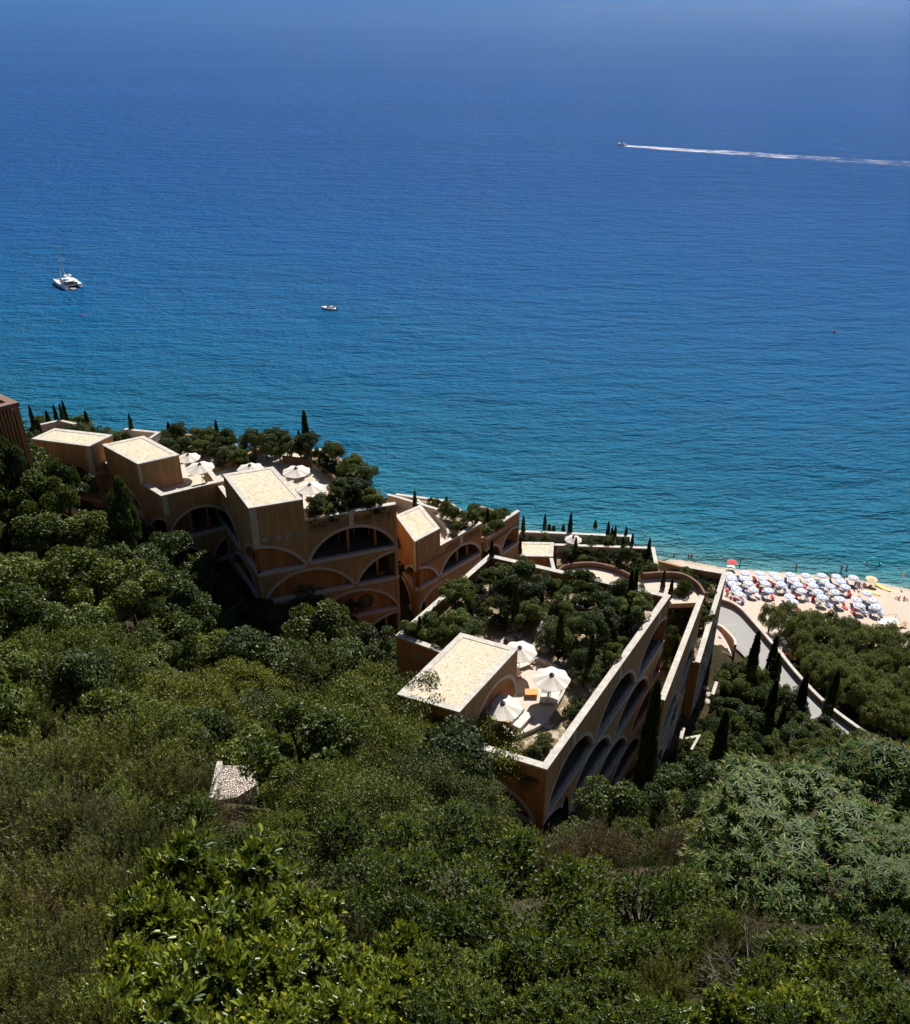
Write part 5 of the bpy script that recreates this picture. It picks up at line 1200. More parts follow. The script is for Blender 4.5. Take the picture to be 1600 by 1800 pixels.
def lounger_parts(cush, frame):
    return [('frame', mk(lambda b: (b.box(-1.0, 0.9, -.33, -.27, .24, .30), b.box(-1.0, 0.9, .27, .33, .24, .30), b.box(-1.0, -.94, -.27, .27, .24, .30), b.box(.84, .9, -.27, .27, .24, .30)), 'lounger_frame', frame), []),
            *[('leg', mk(lambda b: b.box(x - .03, x + .03, y - .03, y + .03, 0, .24), 'lounger_leg', frame), []) for x in (-.9, .8) for y in (-.3, .3)],
            ('seat_cushion', mk(lambda b: b.box(-1.0, .25, -.32, .32, .30, .39), 'lounger_cushion', cush), []),
            ('backrest', mk(lambda b: b.hexa([(.26, -.32, .30), (.95, -.32, .72), (.95, .32, .72), (.26, .32, .30), (.20, -.32, .38), (.90, -.32, .81), (.90, .32, .81), (.20, .32, .38)]), 'lounger_back', cush), [])]
LOUNGE = lounger_parts(M['cushion'], M['timber'])
for px, py, z, rz, lab in [(925, 1166, 37.5, 0.5, 'cream sun lounger by the curved parapet behind the long cream roof'), (957, 1222, 37.5, 1.35, 'cream sun lounger under the largest parasol on the front villa'), (900, 1190, 37.5, 0.5, 'cream sun lounger against the wall of the front villa roof room'),
                           (553, 872, 42.0, -0.25, 'sun lounger nearest the roof block on the tallest villa terrace'), (568, 880, 42.0, 0.25, 'sun lounger beside the curved parapet of the tallest villa'), (562, 866, 42.0, -.25, 'sun lounger on the sea side of the tallest villa terrace'),
                           (738, 917, 32.3, -0.5, 'white lounger under the curved parapet of the fourth villa, nearer the parasol'), (757, 926, 32.3, -0.5, 'white lounger under the curved parapet of the fourth villa, farther from the parasol')]:
    p = uz(px, py, z + 0.35); tag(instance(LOUNGE, 'sun_lounger', (p[0], p[1], z), rz), lab, 'sun lounger', 'loungers on the villa terraces')
TABLE = [('table_top', mk(lambda b: b.box(-.6, .6, -.42, .42, .36, .42), 'table_top', M['orange']), [])] + [('leg', mk(lambda b: b.box(x - .04, x + .04, y - .04, y + .04, 0, .36), 'table_leg', M['timber']), []) for x in (-.5, .5) for y in (-.34, .34)]
for px, py, z, rz, lab in [(934, 1216, 37.5, 0.0, 'low orange timber table between the loungers of the front villa'), (899, 1262, 37.5, 0.4, 'low timber table under the parasol nearest the wood'), (562, 876, 42.0, 0.2, 'small timber table among the loungers of the tallest villa')]:
    p = uz(px, py, z + 0.4); tag(instance(TABLE, 'low_table', (p[0], p[1], z), rz, 0.8 if z > 40 else 1), lab, 'table', 'terrace tables')
SOFA = [('seat', mk(lambda b: b.box(-1.1, 1.1, -.45, .45, .12, .42), 'sofa_seat', M['cushion']), []), ('back', mk(lambda b: b.box(-1.1, 1.1, .45, .62, .12, .75), 'sofa_back', M['cushion']), []), ('plinth', mk(lambda b: b.box(-1.05, 1.05, -.4, .6, 0, .12), 'sofa_plinth', M['timber']), [])]
for px, py, z, rz, lab in [(918, 1266, 37.5, 0.95, 'pale outdoor sofa near the front edge of the front villa terrace'), (975, 1222, 37.5, 1.3, 'pale outdoor sofa in the shade of the largest parasol')]:
    p = uz(px, py, z + 0.3); tag(instance(SOFA, 'outdoor_sofa', (p[0], p[1], z), rz), lab, 'sofa', 'outdoor sofas')
pt = along(F3, 19.8, 14.9); pt = (pt[0] - 0.35, pt[1] + 1.1)
pp = empty('potted_plant', (pt[0], pt[1], 33.28)); tag(pp, 'dark shrub in a terracotta pot on the corner balcony of the tallest villa', 'plant')
link('pot', mk(lambda b: b.lathe([(0.0, 0.02), (.28, 0), (.42, .5), (.38, .72), (.30, .72)], 14), 'pot', M['terracotta'], True), pp)
o = link('foliage', PROTO['shrub'][0][0][0][1], pp); o.scale = (.55, .55, .75); o.location = (0, 0, .55)

# ------------------------------------------------------------------ people (one skinned body per pose)
def body(name, J, E_, rad, skin, wear, lo, hi_, hair=True):
    me = bpy.data.meshes.new(name + '_cage'); me.from_pydata(J, E_, []); ob = bpy.data.objects.new(name + '_cage', me); COL.objects.link(ob)
    ob.modifiers.new('s', 'SKIN'); ob.modifiers.new('d', 'SUBSURF').levels = 1
    for v_, r in zip(me.skin_vertices[0].data, rad): v_.radius = (r, r)
    me.skin_vertices[0].data[0].use_root = True
    dg = bpy.context.evaluated_depsgraph_get(); out = bpy.data.meshes.new_from_object(ob.evaluated_get(dg)); out.name = name
    bpy.data.objects.remove(ob)
    out.materials.clear()
    for m in (skin, wear, M['hairmat']): out.materials.append(m)
    head = Vector(J[3])
    for p in out.polygons:
        c = p.center; p.use_smooth = True
        if (c - head).length < 0.2 and (c.z > head.z + 0.02 or c.y > head.y + 0.05): p.material_index = 2
        elif lo(c) and hi_(c): p.material_index = 1
    return out
M['hairmat'] = mat_plain('dark_hair', (0.03, 0.02, 0.015), 0.6); M['skin'] = mat_plain('fair_skin', (0.50, 0.27, 0.17), 0.6); M['skin2'] = mat_plain('tanned_skin', (0.34, 0.16, 0.09), 0.6)  # even base colours for hair and two skin tones
EDG = [(0, 1), (1, 2), (2, 3), (2, 4), (4, 5), (5, 6), (2, 7), (7, 8), (8, 9), (0, 10), (10, 11), (11, 12), (12, 13), (0, 14), (14, 15), (15, 16), (16, 17)]
RAD = [.15, .14, .075, .105, .06, .045, .035, .06, .045, .035, .1, .065, .045, .04, .1, .065, .045, .04]
STAND = [(0, 0, .95), (0, 0, 1.25), (0, 0, 1.48), (0, -.02, 1.66), (-.2, 0, 1.42), (-.27, .02, 1.15), (-.26, -.1, .92), (.2, 0, 1.42), (.28, .03, 1.15), (.30, -.08, .9), (-.1, 0, .86), (-.12, -.03, .48), (-.12, .05, .08), (-.12, -.12, .04), (.1, 0, .86), (.13, -.08, .48), (.13, .0, .08), (.13, -.16, .04)]
SIT = [(0, 0, .17), (0, .06, .45), (0, .05, .68), (0, .0, .86), (-.2, .05, .62), (-.28, .12, .36), (-.25, .05, .12), (.2, .05, .62), (.27, -.1, .42), (.2, -.32, .4), (-.1, -.05, .14), (-.13, -.4, .42), (-.13, -.62, .1), (-.13, -.75, .05), (.1, -.05, .14), (.13, -.42, .40), (.13, -.66, .1), (.13, -.8, .05)]
LIE = [(0, 0, .14), (0, .3, .14), (0, .52, .14), (0, .72, .16), (-.2, .47, .13), (-.3, .2, .1), (-.3, -.05, .07), (.2, .47, .13), (.32, .3, .1), (.2, .5, .12), (-.1, -.1, .12), (-.12, -.5, .12), (-.12, -.88, .07), (-.12, -.95, .13), (.1, -.1, .12), (.13, -.48, .2), (.13, -.86, .07), (.13, -.93, .13)]
POSES = {}
for nm, J, lo, hi_ in [('standing', STAND, lambda c: c.z > .78, lambda c: c.z < 1.02), ('sitting', SIT, lambda c: c.z < .3 and c.y > -.2, lambda c: True), ('lying', LIE, lambda c: -.16 < c.y, lambda c: c.y < .1)]:
    for w, sk in (('red', 'skin'), ('blue', 'skin2'), ('black', 'skin2')):
        POSES[nm, w] = body('person_' + nm, J, EDG, RAD, M[sk], M[w], lo, hi_)
def person(pose, wear, loc, rz, lab, group='bathers'):
    o = link('person', POSES[pose, wear]); o.location = loc; o.rotation_euler = (0, 0, rz); tag(o, lab, 'person', group); return o

# ------------------------------------------------------------------ beach
BEACH_U = [('canopy', mk(lambda b: canopy(b, 1.2, 8, 2.0, 2.34, 0.05), 'beach_canopy', M['ringed'], True), []),
           ('pole', mk(lambda b: b.tube([(0, 0, 0), (0, 0, 2.4)], 0.025, 6), 'beach_pole', M['white']), []),
           ('foot', mk(lambda b: b.lathe([(0.0, .12), (.2, .1), (.24, 0)], 10), 'beach_foot', M['trim']), [])]
c7 = lambda x, y: (1200 + x * .25, 960 + y * .25)
ROWS = [[(330, 185), (440, 172), (547, 175), (648, 180), (762, 178), (875, 180), (987, 178), (1092, 182), (1210, 192)],
        [(345, 228), (447, 225), (565, 222), (670, 222), (788, 225), (902, 235), (1005, 235), (1118, 230)],
        [(352, 278), (462, 274), (578, 272), (690, 276), (810, 275), (918, 280), (1035, 278), (1145, 282)],
        [(372, 328), (492, 327), (600, 332), (835, 333), (948, 338), (1072, 333), (1298, 335)],
        [(390, 380), (748, 388), (980, 385), (1105, 398), (1220, 395), (1335, 400)], [(770, 432), (1238, 448), (1355, 455)]]
ORD = 'first second third fourth fifth sixth seventh eighth ninth tenth eleventh twelfth thirteenth fourteenth fifteenth sixteenth seventeenth eighteenth nineteenth twentieth'.split()
def ordinal(i, n):
    if i == 0: return 'leftmost'
    if i == n - 1: return 'rightmost'
    if i < 20: return ORD[i] + ' from left'
    return '%dth from left' % (i + 1) if (i + 1) % 10 not in (1, 2, 3) or 10 < (i + 1) % 100 < 14 else '%d%s from left' % (i + 1, {1: 'st', 2: 'nd', 3: 'rd'}[(i + 1) % 10])
ROWN = ['row nearest the water', 'second row from the water', 'third row from the water', 'fourth row from the water', 'fifth row from the water', 'row farthest from the water']
BL = {c: lounger_parts(M[c], M['white']) for c in ('blue', 'red', 'cushion')}
for r_, row in enumerate(ROWS):
    for i, pq in enumerate(row):
        p = uz(*c7(*pq), 3.1); g = gz(p[0], p[1]) + 0.05
        u = instance(BEACH_U, 'beach_parasol', (p[0], p[1], g), PR.uniform(0, .8), PR.uniform(0.74, 0.80))
        u.rotation_euler = (PR.uniform(-.06, .06), PR.uniform(-.06, .06), PR.uniform(0, .8))
        tag(u, 'blue-and-white ringed parasol, %s in the %s' % (ordinal(i, len(row)), ROWN[r_]), 'parasol', 'ringed parasols on the beach')
        for sd, wrd in ((-1, 'left'), (1, 'right')):
            col_ = PR.choices(['blue', 'red', 'cushion'], [4, 2.2, 1])[0]
            x_, y_ = p[0] + sd * PR.uniform(.75, 1.0), p[1] - PR.uniform(0.1, .7)
            lo_ = instance(BL[col_], 'sun_lounger', (x_, y_, gz(x_, y_) + .05), math.pi / 2 + PR.uniform(-.3, .3) + (math.pi if PR.random() < .25 else 0), .8)
            tag(lo_, '%s lounger %s of the %s parasol in the %s' % ({'cushion': 'white'}.get(col_, col_), wrd, ordinal(i, len(row)).replace(' from left', ''), ROWN[r_]), 'sun lounger', 'sun loungers on the beach')
STRAW = [('canopy', mk(lambda b: canopy(b, 1.35, 12, 1.95, 2.3, 0.05), 'straw_canopy', M['beige']), []), BEACH_U[1], BEACH_U[2]]
p = uz(*c7(1340, 195), 3); tag(instance(STRAW, 'beach_parasol', (p[0], p[1], gz(p[0], p[1])), 0, .78), 'beige straw beach parasol standing alone right of the ringed rows', 'parasol')
p = uz(*c7(345, 130), 1.2); x_, y_ = p[0], p[1]; g = gz(x_, y_)
ls = empty('lifeguard_stand', (x_, y_, g), 0, .64); tag(ls, 'white lifeguard stand under a red canopy at the water edge', 'lifeguard stand')
link('canopy', mk(lambda b: canopy(b, 1.5, 6, 2.7, 3.1, 0.05), 'red_canopy', M['red']), ls)
for sx in (-1, 1):
    for sy in (-1, 1): link('leg', mk(lambda b: b.tube([(sx * 1.0, sy * .7, 0), (sx * .9, sy * .6, 2.75)], .05, 6), 'stand_leg', M['white']), ls)
link('platform', mk(lambda b: b.box(-1.0, 1.0, -.7, .7, 1.0, 1.1), 'stand_platform', M['white']), ls)
BOARD = mk(lambda b: b.add([(-1.7 + 3.4 * i / 12, sgn * .38 * math.sqrt(max(0, 1 - ((i - 6) / 6.05) ** 2)), zz + .12 * ((i - 6) / 6) ** 2) for zz in (.0, .2) for i in range(13) for sgn in (-1, 1)],
           [(z * 26 + 2 * i, z * 26 + 2 * i + 2, z * 26 + 2 * i + 3, z * 26 + 2 * i + 1)[:: (1 if z else -1)] for z in (0, 1) for i in range(12)] + [(2 * i, 2 * i + 2, 26 + 2 * i + 2, 26 + 2 * i) for i in range(12)] + [(2 * i + 3, 2 * i + 1, 26 + 2 * i + 1, 26 + 2 * i + 3) for i in range(12)]), 'board', M['yellow'])
for pq, rz, sc, lab in [((1413, 262), 2.2, 1.0, 'larger yellow rescue board lying on the sand by the straw parasol'), ((1347, 315), 2.3, .75, 'smaller yellow board lying on the sand beside the last parasols')]:
    p = uz(*c7(*pq), 1.5); o = link('rescue_board', BOARD); o.location = (p[0], p[1], gz(p[0], p[1]) + .1); o.rotation_euler = (0, 0, rz); o.scale = (sc,) * 3; tag(o, lab, 'board')
p = uz(*c7(1530, 265), .5); fl_ = empty('beach_flag', (p[0], p[1], gz(p[0], p[1]))); tag(fl_, 'yellow furled flag on a thin pole near the water edge', 'flag')
link('pole', mk(lambda b: b.tube([(0, 0, 0), (0, 0, 3.4)], .03, 6), 'flag_pole', M['white']), fl_)
link('cloth', mk(lambda b: b.tube([(0.06, 0, 3.35), (.16, .03, 2.9), (.1, -.02, 2.3), (.07, 0, 2.0)], [.05, .13, .12, .04], 7), 'flag_cloth', M['yellow']), fl_)
pl = empty('beach_platform', tuple(uz(1565, 1095, 2.6))); tag(pl, 'white canvas deck with a thin pale frame at the edge of the pines', 'platform')
wq = [tuple(uz(*q, 2.6)[:2]) for q in ((1542, 1088), (1574, 1086), (1584, 1103), (1541, 1103))]
quick('deck', pl, M['white'], lambda b: b.prism(wq, 1.8, 2.6))
quick('frame', pl, M['coping'], lambda b: [b.tube([(*wq[i], 3.3), (*wq[(i + 1) % 4], 3.3)], .04, 5) for i in range(4)])
for q in wq: quick('post', pl, M['coping'], lambda b: b.tube([(*q, 2.6), (*q, 3.3)], .04, 5))
op = empty('beach_deck', tuple(uz(1517, 1082, 2.5))); tag(op, 'orange timber deck panel beside the white canvas deck', 'deck')
oq = [np.array(uz(*q, 2.5)[:2]) for q in ((1507, 1077), (1525, 1077), (1529, 1090), (1508, 1090))]
for k in range(2):
    a0, a1 = oq[0] + (oq[1] - oq[0]) * (k * .5 + .01), oq[0] + (oq[1] - oq[0]) * (k * .5 + .48); b0, b1 = oq[3] + (oq[2] - oq[3]) * (k * .5 + .01), oq[3] + (oq[2] - oq[3]) * (k * .5 + .48)
    quick('panel', op, M['orange'], lambda b: b.prism([tuple(a0), tuple(a1), tuple(b1), tuple(b0)], 2.0, 2.5))
WL = lounger_parts(M['beige'], M['timber'])
for pq, rz, lab in [((1468, 572), 2.6, 'wooden deckchair left of two beside the white canvas deck'), ((1535, 572), .4, 'wooden deckchair right of two beside the white canvas deck')]:
    p = uz(*c7(*pq), 2.3); tag(instance(WL, 'deckchair', (p[0], p[1], gz(p[0], p[1]) + .05), rz), lab, 'deckchair', 'wooden deckchairs')
p = uz(1535, 990, .2); to = empty('water_arch', (p[0], p[1], 0)); tag(to, 'teal inflatable arch floating off the beach', 'inflatable')
link('arch', mk(lambda b: b.tube([(1.3 * math.cos(math.pi * k / 10), 0, 1.4 * math.sin(math.pi * k / 10)) for k in range(11)], .13, 8), 'inflatable_arch', M['teal'], True), to)
link('float', mk(lambda b: b.tube([(-1.4, -.6, .05), (-1.5, 0, .05), (-1.4, .6, .05)], .16, 8), 'inflatable_float', M['blue'], True), to)
link('float', mk(lambda b: b.tube([(1.4, -.6, .05), (1.5, 0, .05), (1.4, .6, .05)], .16, 8), 'inflatable_float', M['teal'], True), to)
for k, (px, py) in enumerate([(1128, 910), (1134, 940), (1194, 945), (1260, 949), (1425, 962), (1484, 967)]):
    p = uz(px, py, .1); o = link('buoy', mk(lambda b: b.lathe([(0, -.2), (.3, 0), (.36, .2), (.26, .42), (.1, .5), (.06, .7), (0, .72)], 12), 'buoy', M['buoy'], True)); o.location = (p[0], p[1], 0); o.scale = (.55, .55, .55); tag(o, 'small pale swim buoy off the beach, ' + ordinal(k, 6), 'buoy', 'swim buoys')
p = uz(1467, 584, .1); o = link('buoy', mk(lambda b: b.lathe([(0, -.2), (.35, 0), (.4, .25), (.2, .6), (0, .65)], 12), 'marker_buoy', M['red'], True)); o.location = (p[0], p[1], 0); tag(o, 'tiny red marker buoy alone far out on the open sea', 'buoy')
SEAP = [((1185, 975), 'standing', 'black', -.95, 'bather standing chest deep near the shore, left of the pair'), ((1211, 977), 'standing', 'blue', -.75, 'bather in the shallows, left of the close pair'), ((1216, 976), 'standing', 'red', -.85, 'bather in the shallows, right of the close pair'), ((1265, 977), 'lying', 'black', -.18, 'swimmer lying flat in the water left of the red canopy'),
        ((1301, 990), 'standing', 'blue', -.35, 'bather wading beside the red canopied stand'), ((1400, 996), 'standing', 'red', -.5, 'bather wading behind the sixth parasol of the front row'), ((1489, 998), 'standing', 'blue', -.5, 'bather wading near the right end of the front parasol row'), ((1479, 1001), 'standing', 'black', -.3, 'bather wading just left of the last front row parasol'),
        ((136, 551), 'standing', 'red', -1.3, 'swimmer below the catamaran, leftmost of four'), ((141, 553), 'standing', 'black', -1.25, 'swimmer below the catamaran, second of four'), ((148, 552), 'lying', 'red', -.1, 'swimmer floating below the catamaran, third of four'), ((155, 552), 'standing', 'black', -1.3, 'swimmer below the catamaran, rightmost of four')]
for (px, py), ps, w, z, lab in SEAP:
    p = uz(px, py, .3); person(ps, w, (p[0], p[1], z), PR.uniform(0, 6), lab)
for k, (pq, ps, w, lab) in enumerate([((1530, 345), 'sitting', 'red', 'person sitting on open sand, left of the pair at right'), ((1565, 345), 'sitting', 'red', 'person sitting on open sand, right of the pair at right'), ((1215, 262), 'standing', 'black', 'person standing beside the red towel, left of the group by the parasols'), ((1245, 270), 'standing', 'blue', 'person standing at the middle of the group by the parasols'), ((1275, 272), 'standing', 'red', 'person standing at the right of the group by the parasols'),
        ((1292, 245), 'sitting', 'black', 'person sitting on the sand left of the straw parasol'), ((1330, 238), 'lying', 'red', 'person lying under the straw parasol'), ((1045, 205), 'standing', 'blue', 'person standing between the two front rows near their middle'), ((1145, 205), 'standing', 'red', 'person standing behind the last two front row parasols'), ((517, 220), 'sitting', 'black', 'person sitting between second and third parasols of the second row'),
        ((430, 210), 'sitting', 'blue', 'person sitting behind the second parasol of the second row'), ((705, 345), 'lying', 'black', 'person lying in the gap of the fourth parasol row'), ((860, 395), 'lying', 'red', 'person lying in the gap of the fifth parasol row'), ((1180, 345), 'sitting', 'blue', 'person sitting in the wide gap of the fourth parasol row'), ((1240, 345), 'lying', 'red', 'person lying left of the last parasol of the fourth row'), ((310, 365), 'sitting', 'red', 'person sitting at the left end of the fourth parasol row')]):
    p = uz(*c7(*pq), 2.0); person(ps, w, (p[0], p[1], gz(p[0], p[1]) + .06), PR.uniform(0, 6), lab)
o = link('towel', mk(lambda b: b.box(-.5, .5, -.95, .95, 0, .03), 'towel', M['red'])); p = uz(*c7(1205, 255), 2); o.location = (p[0], p[1], gz(p[0], p[1]) + .08); tag(o, 'bright red towel spread on the sand near the right end of the rows', 'towel')
o = link('air_mattress', mk(lambda b: [b.tube([(-.9, -.36 + .18 * k, .1), (.9, -.36 + .18 * k, .1)], .1, 7) for k in range(5)], 'air_mattress', M['green'], True)); p = uz(*c7(958, 215), 1.5); o.location = (p[0], p[1], gz(p[0], p[1]) + .06); tag(o, 'green inflatable mattress between the first two parasol rows', 'inflatable')
# hut roofs among the pines
for k, (px, py, z) in enumerate([(1398, 1146, 6.6), (1437, 1202, 6.2)]):
    p = uz(px, py, z); h_ = empty('hut', (p[0], p[1], gz(p[0], p[1])), .5, (.62, .62, 1)); tag(h_, ['small hut with a terracotta roof showing through the pines', 'second smaller terracotta roofed hut deeper in the pines'][k], 'hut', 'huts in the pines'); zb = h_.location.z
    link('wall', mk(lambda b: b.box(-1.5, 1.5, -1.2, 1.2, 0, z - zb - .5), 'hut_wall', M['inner']), h_)
    link('roof', mk(lambda b: b.add([(-1.8, -1.5, z - zb - .5), (1.8, -1.5, z - zb - .5), (1.8, 1.5, z - zb - .5), (-1.8, 1.5, z - zb - .5), (-1.6, 0, z - zb + .4), (1.6, 0, z - zb + .4)], [(0, 1, 5, 4), (2, 3, 4, 5), (1, 2, 5), (3, 0, 4), (3, 2, 1, 0)]), 'hut_roof', M['terracotta']), h_)

# ------------------------------------------------------------------ boats
def hull(b, L_, Bm, fb, dr=0.3, rake=0.12, zoff=0.0, y0=0.0):
    N = 14; vv = []; sec = 5
    for i in range(N + 1):
        t = i / N; x = -L_ / 2 + L_ * t; w = Bm / 2 * (1 - max(0, (t - .45) / .55) ** 2.2) * (0.86 + .14 * min(1, t * 4)); sh = fb * (1 + .18 * t * t)
        for j, (ww, zz) in enumerate([(0, -dr), (.7, -dr * .4), (.95, sh * .35), (1, sh), (.0, sh + .03)]):
            for s in ((1,) if j in (0, 4) else (1, -1)): pass
            vv.append((x + rake * max(0, t - .8) * 5 * (zz + dr) / (sh + dr), y0 + w * ww, zoff + zz))
        for (ww, zz) in [(.7, -dr * .4), (.95, sh * .35), (1, sh)]: vv.append((x + rake * max(0, t - .8) * 5 * (zz + dr) / (sh + dr), y0 - w * ww, zoff + zz))
    ff = []; q = 8
    ring = [4, 3, 2, 1, 0, 5, 6, 7]
    for i in range(N):
        for k in range(8):
            a, c = ring[k], ring[(k + 1) % 8]; ff.append((i * q + a, i * q + c, (i + 1) * q + c, (i + 1) * q + a))
    ff += [tuple(ring[::-1]), tuple(N * q + r for r in ring)]
    b.add(vv, ff)
bow, stern = uz(93, 494, 0), uz(124, 511, 0); ca = math.atan2(bow[1] - stern[1], bow[0] - stern[0]); cc_ = uz(119, 501, 0)
ct_ = empty('catamaran', (cc_[0], cc_[1], 0), ca); tag(ct_, 'white sailing catamaran at anchor with its mast bare', 'catamaran')
for s in (-1, 1):
    h_ = link('hull', mk(lambda b: hull(b, 12.6, 1.6, 1.35, y0=s * 2.7), 'catamaran_hull', M['white']), ct_)
    for xx in (-2.5, .2, 3.4): link('porthole', mk(lambda b: b.box(xx - .5, xx + .5, s * 2.7 + s * .74, s * 2.7 + s * .80, .72, .98), 'hull_window', M['navy']), h_)
    link('transom_steps', mk(lambda b: (b.box(-6.9, -6.2, s * 2.7 - .6, s * 2.7 + .6, .1, .45), b.box(-6.5, -6.2, s * 2.7 - .6, s * 2.7 + .6, .45, .85)), 'transom_steps', M['white']), ct_)
link('bridge_deck', mk(lambda b: (b.box(-5.2, 2.6, -2.3, 2.3, .75, 1.35), b.box(-4.8, 3.6, -2.2, 2.2, 1.35, 1.42)), 'bridge_deck', M['white']), ct_)
cb = link('cabin', mk(lambda b: b.hexa([(-2.6, -2.0, 1.42), (2.6, -1.7, 1.42), (2.6, 1.7, 1.42), (-2.6, 2.0, 1.42), (-2.6, -1.8, 2.5), (1.5, -1.4, 2.5), (1.5, 1.4, 2.5), (-2.6, 1.8, 2.5)]), 'cabin', M['white']), ct_)
link('cabin_window', mk(lambda b: b.hexa([(-2.4, -1.99, 1.75), (2.45, -1.72, 1.75), (2.45, 1.72, 1.75), (-2.4, 1.99, 1.75), (-2.4, -1.93, 2.2), (2.02, -1.62, 2.2), (2.02, 1.62, 2.2), (-2.4, 1.93, 2.2)]), 'cabin_window', M['navy']), cb)
link('cockpit_roof', mk(lambda b: b.box(-5.6, -1.2, -2.15, 2.15, 2.62, 2.76), 'cockpit_roof', M['white']), ct_)
link('cockpit', mk(lambda b: (b.box(-5.2, -2.7, -2.0, 2.0, 1.42, 1.5), b.box(-5.2, -4.9, -2.0, 2.0, 1.5, 1.95)), 'cockpit', M['inner']), ct_)
for x_, y_ in ((-5.4, -2.0), (-5.4, 2.0)): link('roof_post', mk(lambda b: b.tube([(x_, y_, 1.4), (x_, y_, 2.65)], .06, 6), 'roof_post', M['white']), ct_)
link('flybridge_roof', mk(lambda b: (b.box(-3.6, -1.2, -1.1, 1.1, 4.1, 4.2), b.tube([(-3.4, -1, 2.7), (-3.4, -1, 4.1)], .04, 5), b.tube([(-3.4, 1, 2.7), (-3.4, 1, 4.1)], .04, 5), b.tube([(-1.4, -1, 2.7), (-1.4, -1, 4.1)], .04, 5), b.tube([(-1.4, 1, 2.7), (-1.4, 1, 4.1)], .04, 5)), 'flybridge_roof', M['white']), ct_)
ms = link('mast', mk(lambda b: b.tube([(1.0, 0, 2.4), (.85, 0, 20.5)], [.13, .09], 8), 'mast', M['trim']), ct_)
for zz, ww in ((9.0, 1.3), (14.3, 1.0)): link('spreader', mk(lambda b: b.tube([(.9, -ww, zz + .1), (1.0, 0, zz), (.9, ww, zz + .1)], .07, 6), 'spreader', M['white']), ms)
link('boom', mk(lambda b: b.tube([(.7, 0, 3.7), (-3.6, 0, 4.5)], [.32, .2], 8), 'boom', M['canvas']), ct_)
link('forestay', mk(lambda b: b.tube([(5.6, 0, 1.5), (1.0, 0, 15.5)], [.09, .05], 6), 'forestay', M['trim']), ct_)
for s in (-1, 1): link('shroud', mk(lambda b: b.tube([(.3, s * 2.9, 1.4), (.92, 0, 16.0)], .02, 4), 'shroud', M['darkmetal']), ct_)
link('trampoline', mk(lambda b: b.box(2.7, 5.4, -2.0, 2.0, 1.2, 1.24), 'trampoline', M['trim']), ct_)
link('crossbeam', mk(lambda b: b.tube([(5.5, -2.8, 1.4), (5.5, 2.8, 1.4)], .1, 6), 'crossbeam', M['white']), ct_)
p = uz(129, 509, 0); dg_ = empty('dinghy', (p[0], p[1], 0), ca + .4); tag(dg_, 'small white tender dinghy tied behind the catamaran', 'dinghy')
link('hull', mk(lambda b: hull(b, 3.4, 1.6, .45, .1), 'dinghy_hull', M['white']), dg_); link('outboard', mk(lambda b: b.box(-2.0, -1.7, -.15, .15, -.1, .75), 'outboard', M['black']), dg_); link('well', mk(lambda b: b.box(-1.4, .8, -.45, .45, .46, .52), 'dinghy_well', M['inner']), dg_)
def small_boat(lab, pa, pb, Bm, z=0.0, pilot=True):
    a, b_ = uz(*pa, 0), uz(*pb, 0); L_ = float(np.linalg.norm(a - b_)); c = (a + b_) / 2
    o = empty('motor_boat', (c[0], c[1], z), math.atan2(a[1] - b_[1], a[0] - b_[0])); tag(o, lab, 'boat', 'motor boats')
    link('hull', mk(lambda b: hull(b, L_, Bm, L_ * .11, .2), 'boat_hull', M['white']), o)
    link('cockpit', mk(lambda b: b.box(-L_ * .4, L_ * .08, -Bm * .32, Bm * .32, L_ * .115, L_ * .13), 'boat_cockpit', M['inner']), o)
    link('windscreen', mk(lambda b: b.hexa([(L_ * .06, -Bm * .3, L_ * .12), (L_ * .14, -Bm * .3, L_ * .12), (L_ * .14, Bm * .3, L_ * .12), (L_ * .06, Bm * .3, L_ * .12), (L_ * .04, -Bm * .26, L_ * .23), (L_ * .06, -Bm * .26, L_ * .23), (L_ * .06, Bm * .26, L_ * .23), (L_ * .04, Bm * .26, L_ * .23)]), 'windscreen', M['navy']), o)
    link('outboard', mk(lambda b: b.box(-L_ * .56, -L_ * .5, -.22, .22, -.2, L_ * .2), 'boat_outboard', M['black']), o)
    link('seat', mk(lambda b: b.box(-L_ * .2, -L_ * .1, -Bm * .25, Bm * .25, L_ * .13, L_ * .2), 'boat_seat', M['cushion']), o)
    return o
small_boat('small white motor boat drifting alone in the middle of the bay', (566, 542), (592, 545), 2.2)
sb = small_boat('speeding motor boat at the head of a long white wake', (1086, 254), (1102, 256), 2.8)
small_boat('tiny white boat far away near the top of the sea', (682, 183), (689, 183.4), 3.0)
wa, wb = uz(1098, 256.5, 0), uz(1640, 291, 0); dv = wb - wa; wl = float(np.linalg.norm(dv))
b = MB(); N = 60; rowv = []
for i in range(N + 1):
    t = i / N; w = 2.2 + 9.5 * t ** .6; vx = wl * t
    rowv += [(vx, -w * 1.1 + .8 * math.sin(t * 23), .05), (vx, 0, .05), (vx, w + .8 * math.sin(t * 17 + 1), .05)]
ff = []
for i in range(N):
    for j in range(2): a = 3 * i + j; ff.append((a, a + 1, a + 4, a + 3)[::-1])
b.add(rowv, ff); o = link('wake', b.mesh('wake', M['foam'])); o.location = (wa[0], wa[1], 0); o.rotation_euler = (0, 0, math.atan2(dv[1], dv[0])); tag(o, 'long white foam wake trailing the speeding motor boat', 'wake', kind='stuff')
